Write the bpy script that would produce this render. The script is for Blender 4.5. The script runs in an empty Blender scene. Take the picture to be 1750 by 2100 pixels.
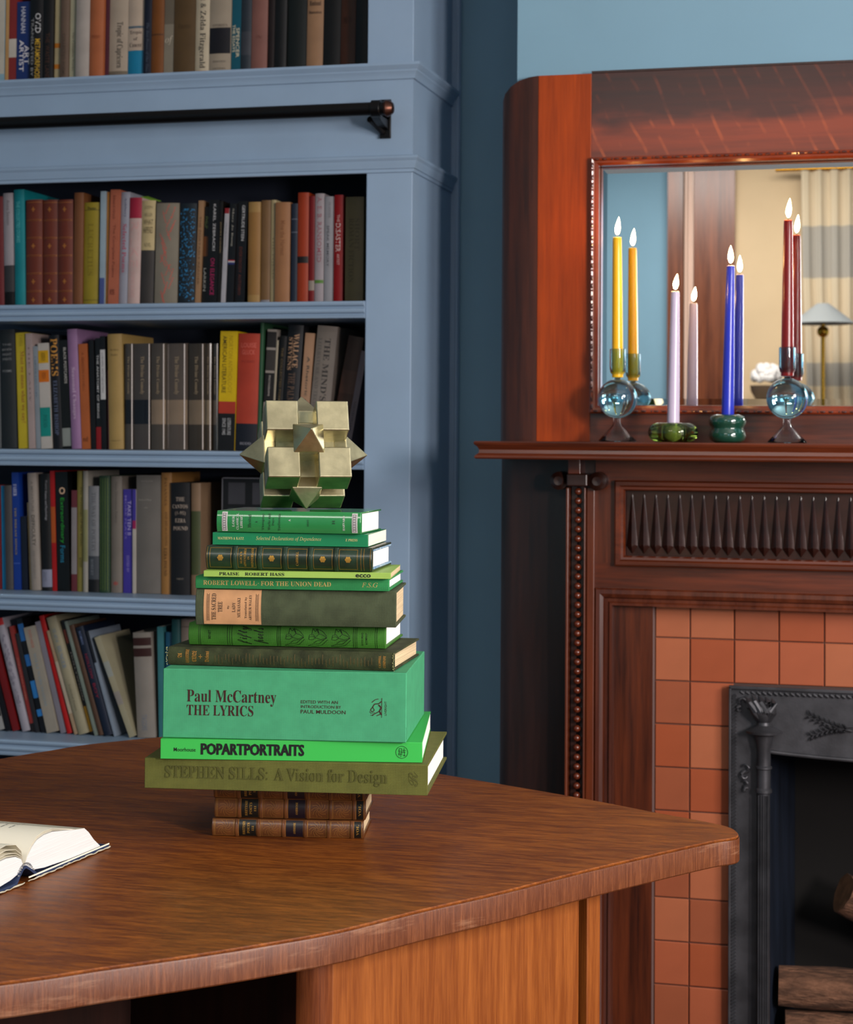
import bpy, bmesh, math, random
from mathutils import Vector, Matrix
PI = math.pi
SC = bpy.context.scene
COL = SC.collection
random.seed(7)

# ------------------------------------------------------------ camera
CAM_H = 1.21
cd = bpy.data.cameras.new('camera')
cam = bpy.data.objects.new('camera', cd)
COL.objects.link(cam)
cd.sensor_fit = 'HORIZONTAL'
cd.sensor_width = 24.0
F_PX = 3806.9
cd.lens = 24.0 * F_PX / 1750.0
cd.shift_x = 0.0
cd.shift_y = -(1050.0 - 780.07) / 1750.0
cd.clip_start = 0.05
_yaw, _pitch, _roll = 0.257236, 0.031671, -0.00779280
_f = Vector((-math.sin(_yaw) * math.cos(_pitch), math.cos(_yaw) * math.cos(_pitch), math.sin(_pitch)))
_r = Vector((math.cos(_yaw), math.sin(_yaw), 0))
_d = _f.cross(_r)
_r2 = math.cos(_roll) * _r + math.sin(_roll) * _d
_d2 = -math.sin(_roll) * _r + math.cos(_roll) * _d
cam.matrix_world = Matrix(((_r2.x, -_d2.x, -_f.x, 0), (_r2.y, -_d2.y, -_f.y, 0), (_r2.z, -_d2.z, -_f.z, CAM_H), (0, 0, 0, 1)))
cd.dof.use_dof = True
cd.dof.focus_distance = 2.08
cd.dof.aperture_fstop = 11.0
SC.camera = cam

# ------------------------------------------------------------ world, exposure, window lights, added fills
SC.view_settings.view_transform = 'Standard'
SC.view_settings.look = 'None'
SC.view_settings.gamma = 1.0
SC.view_settings.use_curve_mapping = False
SC.view_settings.exposure = -0.12
wd = bpy.data.worlds.new('world'); SC.world = wd; wd.use_nodes = True
wd.node_tree.nodes['Background'].inputs[0].default_value = (0.5, 0.7, 1.0, 1)
wd.node_tree.nodes['Background'].inputs[1].default_value = 0.6

def area(name, loc, target, sx, sy, power, color):
    l = bpy.data.lights.new(name, 'AREA'); l.shape = 'RECTANGLE'; l.size = sx; l.size_y = sy
    l.energy = power; l.color = color
    o = bpy.data.objects.new(name, l); COL.objects.link(o); o.location = loc
    o.rotation_euler = (Vector(target) - Vector(loc)).to_track_quat('-Z', 'Y').to_euler()
    return o
area('window_light_right', (1.76, 1.40, 1.90), (-0.6, 2.2, 1.0), 0.70, 0.7, 58.0, (1.0, 0.95, 0.90))
area('window_light_camera_side', (1.72, 0.35, 1.50), (-0.9, 3.4, 1.3), 0.32, 0.6, 86.0, (1.0, 0.88, 0.84))
area('rear_fill_light', (1.07, -3.0, 1.75), (-0.6, 3.0, 1.2), 1.25, 1.5, 13.0, (0.62, 0.82, 1.0))  # added cool fill from behind the camera, no known window there
area('rear_room_fill', (-0.9, -1.6, 2.78), (-0.9, -1.9, 0), 1.6, 1.2, 78.0, (1.0, 0.97, 0.92))  # added unseen lamp that brightens the rear room for the mirror

# ------------------------------------------------------------ helpers
def lin(c):
    return c / 12.92 if c <= 0.04045 else ((c + 0.055) / 1.055) ** 2.4
def hexc(h, k=1.0):
    if isinstance(h, str):
        v = [int(h[i:i + 2], 16) / 255 for i in (1, 3, 5)]
    else:
        v = [x / 255 for x in h]
    return tuple(min(0.95, lin(x) * k) for x in v) + (1.0,)

_mats = {}
def nd(nt, t, **kw):
    n = nt.nodes.new(t)
    for k, v in kw.items():
        setattr(n, k, v)
    return n
def mat(name, col, rough=0.5, metal=0.0, spec=0.5, var=0.0, vscale=30.0, bump=0.0, bscale=200.0, coat=0.0,
        trans=0.0, ior=1.45, emis=None, estr=0.0, stretch=(1, 1, 1), bdist=0.001, sss=0.0, weave=0.0, col2=None):
    if name in _mats:
        return _mats[name]
    m = bpy.data.materials.new(name); m.use_nodes = True
    nt = m.node_tree; p = nt.nodes['Principled BSDF']
    c = hexc(col) if isinstance(col, str) else (tuple(col) + (1.0,))[:4]
    p.inputs['Base Color'].default_value = c
    p.inputs['Roughness'].default_value = rough
    p.inputs['Metallic'].default_value = metal
    p.inputs['Specular IOR Level'].default_value = spec
    p.inputs['IOR'].default_value = ior
    p.inputs['Coat Weight'].default_value = coat
    p.inputs['Coat Roughness'].default_value = 0.15
    p.inputs['Transmission Weight'].default_value = trans
    if sss:
        p.inputs['Subsurface Weight'].default_value = sss
        p.inputs['Subsurface Scale'].default_value = 0.006; p.inputs['Subsurface Radius'].default_value = (1, 1, 1)
    if emis:
        p.inputs['Emission Color'].default_value = tuple(emis) + (1,)
        p.inputs['Emission Strength'].default_value = estr
    tc = mp = None
    if var or bump:
        tc = nd(nt, 'ShaderNodeTexCoord'); mp = nd(nt, 'ShaderNodeMapping')
        mp.inputs['Scale'].default_value = stretch
        nt.links.new(tc.outputs['Object'], mp.inputs[0])
    if var:
        n = nd(nt, 'ShaderNodeTexNoise'); n.inputs['Scale'].default_value = vscale; n.inputs['Detail'].default_value = 5
        nt.links.new(mp.outputs[0], n.inputs['Vector'])
        r = nd(nt, 'ShaderNodeValToRGB')
        d = hexc(col2) if col2 else tuple(x * (1 - var) for x in c[:3]) + (1,)
        u = c if col2 else tuple(min(0.95, x * (1 + var * 0.6)) for x in c[:3]) + (1,)
        r.color_ramp.elements[0].position = 0.35; r.color_ramp.elements[1].position = 0.65
        r.color_ramp.elements[0].color = d; r.color_ramp.elements[1].color = u
        nt.links.new(n.outputs['Fac'], r.inputs[0]); nt.links.new(r.outputs[0], p.inputs['Base Color'])
    if bump:
        b = nd(nt, 'ShaderNodeBump'); b.inputs['Strength'].default_value = bump; b.inputs['Distance'].default_value = bdist
        if weave:
            w1 = nd(nt, 'ShaderNodeTexWave', bands_direction='X'); w2 = nd(nt, 'ShaderNodeTexWave', bands_direction='Z')
            ad = nd(nt, 'ShaderNodeMath', operation='ADD')
            for w in (w1, w2):
                w.inputs['Scale'].default_value = weave; w.inputs['Distortion'].default_value = 1.2
                w.inputs['Detail'].default_value = 2
                nt.links.new(mp.outputs[0], w.inputs['Vector'])
            nt.links.new(w1.outputs['Fac'], ad.inputs[0]); nt.links.new(w2.outputs['Fac'], ad.inputs[1])
            nt.links.new(ad.outputs[0], b.inputs['Height'])
        else:
            n2 = nd(nt, 'ShaderNodeTexNoise'); n2.inputs['Scale'].default_value = bscale; n2.inputs['Detail'].default_value = 4
            nt.links.new(mp.outputs[0], n2.inputs['Vector']); nt.links.new(n2.outputs['Fac'], b.inputs['Height'])
        nt.links.new(b.outputs[0], p.inputs['Normal'])
    _mats[name] = m
    return m

def wood(name, dark, light, axis='x', scale=1.0, rough=0.35, coat=0.3, flecks=False, scuff=None, figure=1.0, spec=0.5, bdist=0.0006, zmix=None, short=1.0):
    """procedural wood: long grain along axis, slow figure, optional ray flecks and worn scuffs"""
    if name in _mats:
        return _mats[name]
    m = bpy.data.materials.new(name); m.use_nodes = True
    nt = m.node_tree; p = nt.nodes['Principled BSDF']; L = nt.links.new
    tc = nd(nt, 'ShaderNodeTexCoord')
    def mapped(sx, sy, sz, rot=(0, 0, 0)):
        mp = nd(nt, 'ShaderNodeMapping'); mp.inputs['Scale'].default_value = (sx, sy, sz)
        mp.inputs['Rotation'].default_value = rot
        L(tc.outputs['Object'], mp.inputs[0]); return mp
    along, across = 2.0 * scale * short, 38.0 * scale
    s = {'x': (along, across, across), 'y': (across, along, across), 'z': (across, across, along)}[axis]
    n = nd(nt, 'ShaderNodeTexNoise'); n.inputs['Scale'].default_value = 1.0; n.inputs['Detail'].default_value = 7; n.inputs['Roughness'].default_value = 0.62
    L(mapped(*s).outputs[0], n.inputs['Vector'])
    f2 = tuple(x * 4.5 for x in s)
    n2 = nd(nt, 'ShaderNodeTexNoise'); n2.inputs['Scale'].default_value = 1.0; n2.inputs['Detail'].default_value = 4
    L(mapped(*f2).outputs[0], n2.inputs['Vector'])
    big = nd(nt, 'ShaderNodeTexNoise'); big.inputs['Scale'].default_value = 1.0; big.inputs['Detail'].default_value = 2; big.inputs['Distortion'].default_value = 1.0
    L(mapped(*tuple(x * 0.22 for x in s)).outputs[0], big.inputs['Vector'])
    a = nd(nt, 'ShaderNodeMath', operation='MULTIPLY'); a.inputs[1].default_value = 0.45
    b = nd(nt, 'ShaderNodeMath', operation='MULTIPLY_ADD'); b.inputs[1].default_value = 0.22
    c = nd(nt, 'ShaderNodeMath', operation='MULTIPLY_ADD'); c.inputs[1].default_value = 0.33 * figure
    L(n.outputs['Fac'], a.inputs[0]); L(n2.outputs['Fac'], b.inputs[0]); L(a.outputs[0], b.inputs[2])
    L(big.outputs['Fac'], c.inputs[0]); L(b.outputs[0], c.inputs[2])
    r = nd(nt, 'ShaderNodeValToRGB')
    r.color_ramp.elements[0].position = 0.36; r.color_ramp.elements[0].color = hexc(dark)
    r.color_ramp.elements[1].position = 0.64; r.color_ramp.elements[1].color = hexc(light)
    L(c.outputs[0], r.inputs[0])
    out = r.outputs[0]
    if flecks:
        w = nd(nt, 'ShaderNodeTexWave', bands_direction='X'); w.inputs['Scale'].default_value = 9.0
        w.inputs['Distortion'].default_value = 3.0; w.inputs['Detail'].default_value = 2; w.inputs['Detail Scale'].default_value = 0.5
        L(mapped(1, 1, 1, (0, 0.42, 0)).outputs[0], w.inputs['Vector'])
        rr = nd(nt, 'ShaderNodeValToRGB'); rr.color_ramp.elements[0].position = 0.90; rr.color_ramp.elements[1].position = 0.985
        L(w.outputs['Fac'], rr.inputs[0])
        gate = nd(nt, 'ShaderNodeTexNoise'); gate.inputs['Scale'].default_value = 26.0
        L(mapped(1, 1, 1).outputs[0], gate.inputs['Vector'])
        gr = nd(nt, 'ShaderNodeValToRGB'); gr.color_ramp.elements[0].position = 0.45; gr.color_ramp.elements[1].position = 0.6
        L(gate.outputs['Fac'], gr.inputs[0])
        mu = nd(nt, 'ShaderNodeMath', operation='MULTIPLY'); L(rr.outputs[0], mu.inputs[0]); L(gr.outputs[0], mu.inputs[1])
        mx = nd(nt, 'ShaderNodeMix', data_type='RGBA')
        L(mu.outputs[0], mx.inputs[0]); L(out, mx.inputs[6]); mx.inputs[7].default_value = hexc('#96421a')
        out = mx.outputs[2]
    if scuff:
        sn = nd(nt, 'ShaderNodeTexNoise'); sn.inputs['Scale'].default_value = 1.0; sn.inputs['Detail'].default_value = 6; sn.inputs['Roughness'].default_value = 0.7
        L(mapped(6, 6, 40).outputs[0], sn.inputs['Vector'])
        sr = nd(nt, 'ShaderNodeValToRGB'); sr.color_ramp.elements[0].position = scuff[1]; sr.color_ramp.elements[1].position = scuff[1] + 0.18
        sr.color_ramp.elements[1].color = (scuff[2],) * 3 + (1,)
        L(sn.outputs['Fac'], sr.inputs[0])
        mx2 = nd(nt, 'ShaderNodeMix', data_type='RGBA')
        L(sr.outputs[0], mx2.inputs[0]); L(out, mx2.inputs[6]); mx2.inputs[7].default_value = hexc(scuff[0])
        out = mx2.outputs[2]
    if zmix:      # darker heartwood band along one side of the board
        sx = nd(nt, 'ShaderNodeSeparateXYZ'); L(tc.outputs['Object'], sx.inputs[0])
        nz = nd(nt, 'ShaderNodeTexNoise'); nz.inputs['Scale'].default_value = 1.0; nz.inputs['Detail'].default_value = 3
        L(mapped(7, 7, 22).outputs[0], nz.inputs['Vector'])
        ma = nd(nt, 'ShaderNodeMath', operation='MULTIPLY_ADD'); ma.inputs[1].default_value = 0.10; L(nz.outputs['Fac'], ma.inputs[0]); L(sx.outputs['Z'], ma.inputs[2])
        mr = nd(nt, 'ShaderNodeMapRange'); mr.inputs[1].default_value = zmix[0]; mr.inputs[2].default_value = zmix[1]; L(ma.outputs[0], mr.inputs[0])
        m3 = nd(nt, 'ShaderNodeMix', data_type='RGBA', blend_type='MULTIPLY'); L(mr.outputs[0], m3.inputs[0]); L(out, m3.inputs[6]); m3.inputs[7].default_value = zmix[2] + (1,)
        out = m3.outputs[2]
    L(out, p.inputs['Base Color'])
    p.inputs['Specular IOR Level'].default_value = spec
    rm = nd(nt, 'ShaderNodeMapRange'); rm.inputs[3].default_value = rough - 0.08; rm.inputs[4].default_value = rough + 0.12
    L(n.outputs['Fac'], rm.inputs[0]); L(rm.outputs[0], p.inputs['Roughness'])
    p.inputs['Coat Weight'].default_value = coat; p.inputs['Coat Roughness'].default_value = 0.22
    bp = nd(nt, 'ShaderNodeBump'); bp.inputs['Strength'].default_value = 0.35; bp.inputs['Distance'].default_value = bdist
    L(n2.outputs['Fac'], bp.inputs['Height']); L(bp.outputs[0], p.inputs['Normal'])
    _mats[name] = m
    return m

class MB:
    """collects shapes; build() links them as ONE mesh object"""
    def __init__(s):
        s.v = []; s.f = []; s.mi = []
    def add(s, vs, fs, mi=0):
        o = len(s.v); s.v += [tuple(v) for v in vs]
        s.f += [tuple(i + o for i in f) for f in fs]; s.mi += [mi] * len(fs)
        return s
    def box(s, x0, x1, y0, y1, z0, z1, mi=0):
        v = [(x, y, z) for x in (x0, x1) for y in (y0, y1) for z in (z0, z1)]
        return s.add(v, [(0, 1, 3, 2), (4, 6, 7, 5), (0, 4, 5, 1), (2, 3, 7, 6), (0, 2, 6, 4), (1, 5, 7, 3)], mi)
    def cbox(s, x0, x1, y0, y1, z0, z1, b, mi=0):
        """box whose edges are chamfered by b"""
        v = []; 
        for x, sx in ((x0, 1), (x1, -1)):
            for y, sy in ((y0, 1), (y1, -1)):
                for z, sz in ((z0, 1), (z1, -1)):
                    v += [(x, y + sy * b, z + sz * b), (x + sx * b, y, z + sz * b), (x + sx * b, y + sy * b, z)]
        bm = bmesh.new()
        for q in v: bm.verts.new(q)
        bmesh.ops.convex_hull(bm, input=bm.verts)
        bmesh.ops.dissolve_limit(bm, angle_limit=0.01, verts=bm.verts, edges=bm.edges)
        bm.verts.index_update()
        s.add([w.co for w in bm.verts], [[w.index for w in f.verts] for f in bm.faces], mi); bm.free()
        return s
    def prism(s, poly, lo, hi, mp, mi=0, cap=True):
        """poly: list of (a,b); extruded along c from lo to hi; mp(a,b,c)->xyz"""
        n = len(poly)
        v = [mp(a, b, lo) for a, b in poly] + [mp(a, b, hi) for a, b in poly]
        f = [(i, (i + 1) % n, n + (i + 1) % n, n + i) for i in range(n)]
        if cap: f += [tuple(range(n))[::-1], tuple(range(n, 2 * n))]
        return s.add(v, f, mi)
    def lathe(s, prof, c=(0, 0, 0), n=32, mi=0, closed=False, ax='z'):
        k = len(prof); v = []
        for r, z in prof:
            for i in range(n):
                t = 2 * PI * i / n
                q = (r * math.cos(t), r * math.sin(t), z)
                if ax == 'x': q = (z, q[0], q[1])
                if ax == 'y': q = (q[0], z, q[1])
                v.append((c[0] + q[0], c[1] + q[1], c[2] + q[2]))
        f = []
        rng = range(k if closed else k - 1)
        for j in rng:
            a, b = j * n, ((j + 1) % k) * n
            for i in range(n):
                i2 = (i + 1) % n
                f.append((a + i, a + i2, b + i2, b + i))
        if not closed:
            if prof[0][0] > 1e-6: f.append(tuple(range(n))[::-1])
            if prof[-1][0] > 1e-6: f.append(tuple(range((k - 1) * n, k * n)))
        return s.add(v, f, mi)
    def tube(s, pts, r, n=8, mi=0, flat=1.0):
        rr = r if isinstance(r, (list, tuple)) else [r] * len(pts)
        P = [Vector(p) for p in pts]; v = []
        for i, p in enumerate(P):
            t = (P[min(i + 1, len(P) - 1)] - P[max(i - 1, 0)]).normalized()
            a = t.cross(Vector((0, 0, 1)));
            if a.length < 1e-3: a = t.cross(Vector((0, 1, 0)))
            a.normalize(); b = t.cross(a)
            for j in range(n):
                th = 2 * PI * j / n
                v.append(p + a * rr[i] * math.cos(th) + b * rr[i] * flat * math.sin(th))
        f = [(i * n + j, i * n + (j + 1) % n, (i + 1) * n + (j + 1) % n, (i + 1) * n + j) for i in range(len(P) - 1) for j in range(n)]
        f += [tuple(range(n))[::-1], tuple(range((len(P) - 1) * n, len(P) * n))]
        return s.add(v, f, mi)
    def ball(s, c, r, n=10, m=6, mi=0, sc=(1, 1, 1)):
        pr = [(math.sin(PI * j / m) * r, -math.cos(PI * j / m) * r) for j in range(m + 1)]
        v = []; f = []
        for a, z in pr:
            for i in range(n):
                t = 2 * PI * i / n
                v.append((c[0] + a * math.cos(t) * sc[0], c[1] + a * math.sin(t) * sc[1], c[2] + z * sc[2]))
        for j in range(m):
            for i in range(n):
                f.append((j * n + i, j * n + (i + 1) % n, (j + 1) * n + (i + 1) % n, (j + 1) * n + i))
        return s.add(v, f, mi)
    def molding(s, path, prof, mp, closed=False, mi=0):
        """sweep prof [(out,w)] along a 2D path with mitred corners; out is to the right of travel; mp(u,v,w)->xyz"""
        n = len(path); k = len(prof); v = []
        for i in range(n):
            p = Vector(path[i])
            if closed: a, b = Vector(path[i - 1]), Vector(path[(i + 1) % n])
            else: a, b = Vector(path[max(i - 1, 0)]), Vector(path[min(i + 1, n - 1)])
            d1 = (p - a).normalized() if (p - a).length > 1e-9 else (b - p).normalized()
            d2 = (b - p).normalized() if (b - p).length > 1e-9 else d1
            n1, n2 = Vector((d1.y, -d1.x)), Vector((d2.y, -d2.x))
            mt = (n1 + n2); mt = mt / max(mt.dot(n1), 1e-6)
            for o, w in prof:
                q = p + mt * o; v.append(mp(q.x, q.y, w))
        f = []
        for i in range(n if closed else n - 1):
            a, b = i * k, ((i + 1) % n) * k
            for j in range(k):
                j2 = (j + 1) % k
                f.append((a + j, a + j2, b + j2, b + j))
        if not closed: f += [tuple(range(k))[::-1], tuple(range((n - 1) * k, n * k))]
        return s.add(v, f, mi)
    def mesh(s, name, mats, smooth=False):
        me = bpy.data.meshes.new(name)
        me.from_pydata(s.v, [], s.f)
        for m in (mats if isinstance(mats, (list, tuple)) else [mats]): me.materials.append(m)
        if len(me.materials) > 1: me.polygons.foreach_set('material_index', s.mi)
        bm = bmesh.new(); bm.from_mesh(me); bmesh.ops.recalc_face_normals(bm, faces=bm.faces); bm.to_mesh(me); bm.free()
        if smooth:
            me.polygons.foreach_set('use_smooth', [True] * len(me.polygons))
            if smooth != 'all':
                me.set_sharp_from_angle(angle=math.radians(smooth if isinstance(smooth, (int, float)) and smooth is not True else 38))
        me.update()
        return me
    def build(s, name, mats, parent=None, smooth=False, bevel=0, label=None, stuff=False):
        o = bpy.data.objects.new(name, s.mesh(name, mats, smooth)); COL.objects.link(o)
        if parent: o.parent = parent
        if bevel:
            md = o.modifiers.new('bevel', 'BEVEL'); md.width = bevel; md.segments = 2; md.limit_method = 'ANGLE'; md.angle_limit = 0.7
            md.harden_normals = False
        if label: o['label'] = label
        if stuff: o['kind'] = 'stuff'
        return o
def tag(o, label, cat, group=None, kind=None):
    o['label'] = label; o['category'] = cat
    if group: o['group'] = group
    if kind: o['kind'] = kind
    return o
def thing(name, label, cat, loc=(0, 0, 0), rotz=0.0, group=None):
    o = bpy.data.objects.new(name, None); COL.objects.link(o); o.empty_display_size = 0.05
    o.location = loc; o.rotation_euler = (0, 0, rotz)
    return tag(o, label, cat, group)
def struct(name, mb, m, parent=None, **kw):
    o = mb.build(name, m, parent, **kw)
    if not parent: o['kind'] = 'structure'
    return o
def put(name, me, parent, loc=(0, 0, 0), rot=(0, 0, 0)):
    o = bpy.data.objects.new(name, me); COL.objects.link(o); o.parent = parent; o.location = loc; o.rotation_euler = rot
    return o

# lettering: glyph outlines of Blender's own fonts, fitted into a rectangle
_tx = {}
def glyphs(body, font, ext=0.0):
    key = (body, font, ext)
    if key in _tx: return _tx[key]
    base = {'b': (0x1D400, 0x1D41A), 'r': (0x1D400, 0x1D41A), 'i': (0x1D434, 0x1D44E), 'f': (0x1D56C, 0x1D586), 's': (0x1D4D0, 0x1D4EA)}.get(font)
    t = body
    if base:
        t = ''
        for ch in body:
            if font == 'i' and ch == 'h': t += '\u210e'
            elif 'A' <= ch <= 'Z': t += chr(base[0] + ord(ch) - 65)
            elif 'a' <= ch <= 'z': t += chr(base[1] + ord(ch) - 97)
            else: t += ch
    cu = bpy.data.curves.new('lettering', 'FONT'); cu.body = t; cu.resolution_u = 2
    cu.offset = {'r': -0.004, 'n': 0.004, 'N': 0.022}.get(font, 0.0)
    cu.extrude = ext
    o = bpy.data.objects.new('lettering', cu)
    me = bpy.data.meshes.new_from_object(o)
    vs = [tuple(v.co) for v in me.vertices]; fs = [tuple(p.vertices) for p in me.polygons]
    bpy.data.objects.remove(o); bpy.data.curves.remove(cu); bpy.data.meshes.remove(me)
    if not vs: vs = [(0, 0, 0)]; fs = []
    x0 = min(v[0] for v in vs); x1 = max(v[0] for v in vs); y0 = min(v[1] for v in vs); y1 = max(v[1] for v in vs)
    w, h = max(x1 - x0, 1e-6), max(y1 - y0, 1e-6)
    r = ([((v[0] - x0) / w, (v[1] - y0) / h, v[2]) for v in vs], fs, w / h)
    _tx[key] = r
    return r
def letters(mb, body, font, a0, a1, b0, b1, surf, turn=0, keep=False, ext=0.0, mi=0):
    """fit body in the rectangle a0..a1 x b0..b1 of a surface; turn 0 upright, -1 reads downwards, 1 reads upwards"""
    vs, fs, asp = glyphs(body, font, ext)
    W, H = a1 - a0, b1 - b0
    if keep:
        along, across = (W, H) if turn == 0 else (H, W)
        if along / across > asp: 
            n = across * asp; 
            if turn == 0: a1 = a0 + n
            else: b0 = b1 - n
        else:
            n = along / asp
            if turn == 0: b0, b1 = (b0 + b1 - n) / 2, (b0 + b1 + n) / 2
            else: a0, a1 = (a0 + a1 - n) / 2, (a0 + a1 + n) / 2
    out = []
    for x, y, z in vs:
        if turn == 0: a, b = a0 + x * (a1 - a0), b0 + y * (b1 - b0)
        elif turn == -1: a, b = a0 + y * (a1 - a0), b1 - x * (b1 - b0)
        else: a, b = a1 - y * (a1 - a0), b0 + x * (b1 - b0)
        out.append(surf(a, b, z))
    mb.add(out, fs, mi)

# ------------------------------------------------------------ shared materials
M_PAINT = mat('powder_blue_paint', '#8399b0', rough=0.42, bump=0.12, bscale=90, bdist=0.0008, var=0.05, vscale=6, spec=0.4)
M_WALL = mat('dusty_blue_wall_paint', '#789caf', rough=0.75, bump=0.1, bscale=160, bdist=0.0006, var=0.03, vscale=4)
M_INNER = mat('shaded_shelf_back_blue', '#131b2c', rough=0.7)  # same blue paint as the case, its deep shade put into the colour
M_CEIL = mat('white_ceiling_paint', '#d9dcdb', rough=0.9)
M_BEIGE = mat('beige_plaster', '#cdb38f', rough=0.9, var=0.05, vscale=3)
M_FLOOR = wood('floor_boards_wood', '#2c170c', '#5a3219', 'y', 0.6, 0.4, 0.2)
M_OAK = wood('mantel_oak_horizontal', '#2b0d05', '#74300f', 'x', 1.0, 0.34, 0.35)
M_OAKV = wood('mantel_oak_vertical', '#2a0e06', '#70300f', 'z', 1.0, 0.34, 0.35)
M_OAKO = wood('mantel_oak_stile', '#782a03', '#aa4206', 'z', 1.2, 0.40, 0.05, figure=.8, spec=.3)
M_OAKF = wood('mantel_oak_flecked', '#2a0c05', '#7d2f10', 'x', 0.7, 0.3, 0.45, flecks=True, figure=1.5, zmix=(.635, .665, (.28, .25, .25)))
M_OAKD = wood('mantel_oak_dark', '#120806', '#34160c', 'z', 0.8, 0.36, 0.3)
M_CARVE = mat('dark_carved_oak', '#2c130d', rough=0.3, coat=0.4, var=0.4, vscale=30, bump=0.1, bscale=200)
M_DESK = wood('desk_top_veneer', '#5e2c0b', '#a85f1c', 'x', 4.0, 0.44, 0.0, spec=.35, figure=.5, short=3.2, scuff=('#9a6a44', 0.60, 0.35))
M_DESKV = wood('desk_edge_band', '#55290f', '#8c5028', 'z', 12.0, 0.42, 0.0, figure=.4, scuff=('#b08566', 0.56, 0.5))
M_DESKP = wood('desk_panel_wood', '#74390c', '#a86020', 'z', 3.0, 0.45, 0.0, figure=0.5)
M_DESKD = wood('desk_wood_shaded', '#180904', '#2c1108', 'z', 1.0, 0.6, 0.0, spec=.2)  # kneehole shade is put into this wood colour
M_IRON = mat('blackened_cast_iron', '#48484c', rough=0.45, metal=0.55, var=0.3, vscale=25, bump=0.3, bscale=300, bdist=0.0006)
M_SOOT = mat('sooty_steel', '#1d2534', rough=0.55, metal=0.3, var=0.35, vscale=9, stretch=(3, 3, 0.5))
M_BLACK = mat('soot_black_brick', '#0e0c0b', rough=0.95)
M_RAIL = mat('black_powder_coated_steel', '#0b0a0b', rough=0.35, metal=0.4)
M_COPPER = mat('aged_copper', '#54362c', rough=0.35, metal=0.9)
M_BRASS = mat('brass', '#b8862e', rough=0.25, metal=1.0)
M_GOLD = mat('gilt_lettering', '#b58a3c', rough=0.38, metal=0.6)
M_PAGE = mat('book_pages', '#d8cdb8', rough=0.9, var=0.12, vscale=1.0, stretch=(900, 6, 6), bump=0.3, bscale=1.0, bdist=0.0004)
M_PAGEH = mat('book_pages_flat', '#e9e0cf', rough=0.9, var=0.10, vscale=1.0, stretch=(5, 5, 1300), bump=0.3, bscale=1.0, bdist=0.0004)
M_PAGEW = mat('book_pages_white', '#eeebe6', rough=0.9, var=0.07, vscale=1.0, stretch=(5, 5, 1300), bump=0.3, bscale=1.0, bdist=0.0003)
M_PAGEO = mat('book_pages_aged', '#d5bd96', rough=0.95, var=0.25, vscale=1.0, stretch=(6, 6, 1100), bump=0.6, bscale=1.0, bdist=0.0007)
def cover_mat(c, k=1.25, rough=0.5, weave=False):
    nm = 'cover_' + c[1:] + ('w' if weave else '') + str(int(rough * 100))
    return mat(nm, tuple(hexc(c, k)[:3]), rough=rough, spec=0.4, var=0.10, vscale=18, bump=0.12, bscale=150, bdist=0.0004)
# ------------------------------------------------------------ the room
XL, XR, YB, YR, ZC = -3.2, 1.8, 3.80, -3.05, 2.85
struct('floor', MB().box(XL - .1, XR + .1, YR - .1, YB + .1, -.05, 0), M_FLOOR)
struct('ceiling', MB().box(XL - .1, XR + .1, YR - .1, YB + .1, ZC, ZC + .05), M_CEIL)
struct('wall_back', MB().box(XL, XR, YB, YB + .1, 0, ZC), M_WALL)
struct('wall_left', MB().box(XL - .1, XL, YR, YB, 0, ZC), M_WALL)
wy0, wy1, wz0, wz1 = 1.02, 1.78, 0.95, 2.30
vy0, vy1 = .15, .55
struct('wall_right', MB().box(XR, XR + .1, YR, vy0, 0, ZC).box(XR, XR + .1, vy1, wy0, 0, ZC).box(XR, XR + .1, vy0, vy1, 0, wz0).box(XR, XR + .1, vy0, vy1, 1.85, ZC).box(XR, XR + .1, wy1, YB, 0, ZC).box(XR, XR + .1, wy0, wy1, 0, wz0).box(XR, XR + .1, wy0, wy1, wz1, ZC), M_WALL)
struct('window_1', MB().box(XR - .03, XR + .02, wy0 - .06, wy0, wz0 - .06, wz1 + .06).box(XR - .03, XR + .02, wy1, wy1 + .06, wz0 - .06, wz1 + .06)
       .box(XR - .03, XR + .02, wy0, wy1, wz1, wz1 + .06).box(XR - .05, XR + .02, wy0, wy1, wz0 - .06, wz0), M_CEIL)
struct('window_3', MB().box(XR - .03, XR + .02, vy0 - .05, vy0, wz0 - .05, 1.90).box(XR - .03, XR + .02, vy1, vy1 + .05, wz0 - .05, 1.90)
       .box(XR - .03, XR + .02, vy0, vy1, 1.85, 1.90).box(XR - .05, XR + .02, vy0, vy1, wz0 - .05, wz0), M_CEIL)
rx0, rx1, rz0, rz1 = 0.42, 1.72, 0.95, 2.55
struct('wall_rear', MB().box(XL, -1.273, YR - .1, YR, 0, ZC), M_WALL)
struct('wall_rear_alcove', MB().box(-1.273, rx0, YR - .1, YR, 0, ZC).box(rx1, XR, YR - .1, YR, 0, ZC).box(rx0, rx1, YR - .1, YR, 0, rz0).box(rx0, rx1, YR - .1, YR, rz1, ZC), M_BEIGE)
struct('rear_fill_opening', MB().box(rx0 - .06, rx0, YR - .02, YR + .03, rz0 - .06, rz1 + .06).box(rx1, rx1 + .06, YR - .02, YR + .03, rz0 - .06, rz1 + .06)
       .box(rx0, rx1, YR - .02, YR + .03, rz1, rz1 + .06).box(rx0, rx1, YR - .02, YR + .05, rz0 - .06, rz0), M_CEIL)  # opening and frame added around the rear fill light, out of view
t = MB().box(-1.273, -1.19, YR, YR + .05, 0, 2.75).box(-1.135, -.919, YR, YR + .035, 0, 2.75)
struct('trim_1', t, wood('rear_casing_wood', '#3c1a10', '#8a4a28', 'z', 0.8, 0.3, 0.4))
t = MB()
for x in (-1.178, -1.160, -1.145): t.tube([(x, YR + .03, 0), (x, YR + .03, 2.75)], .008)
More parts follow.
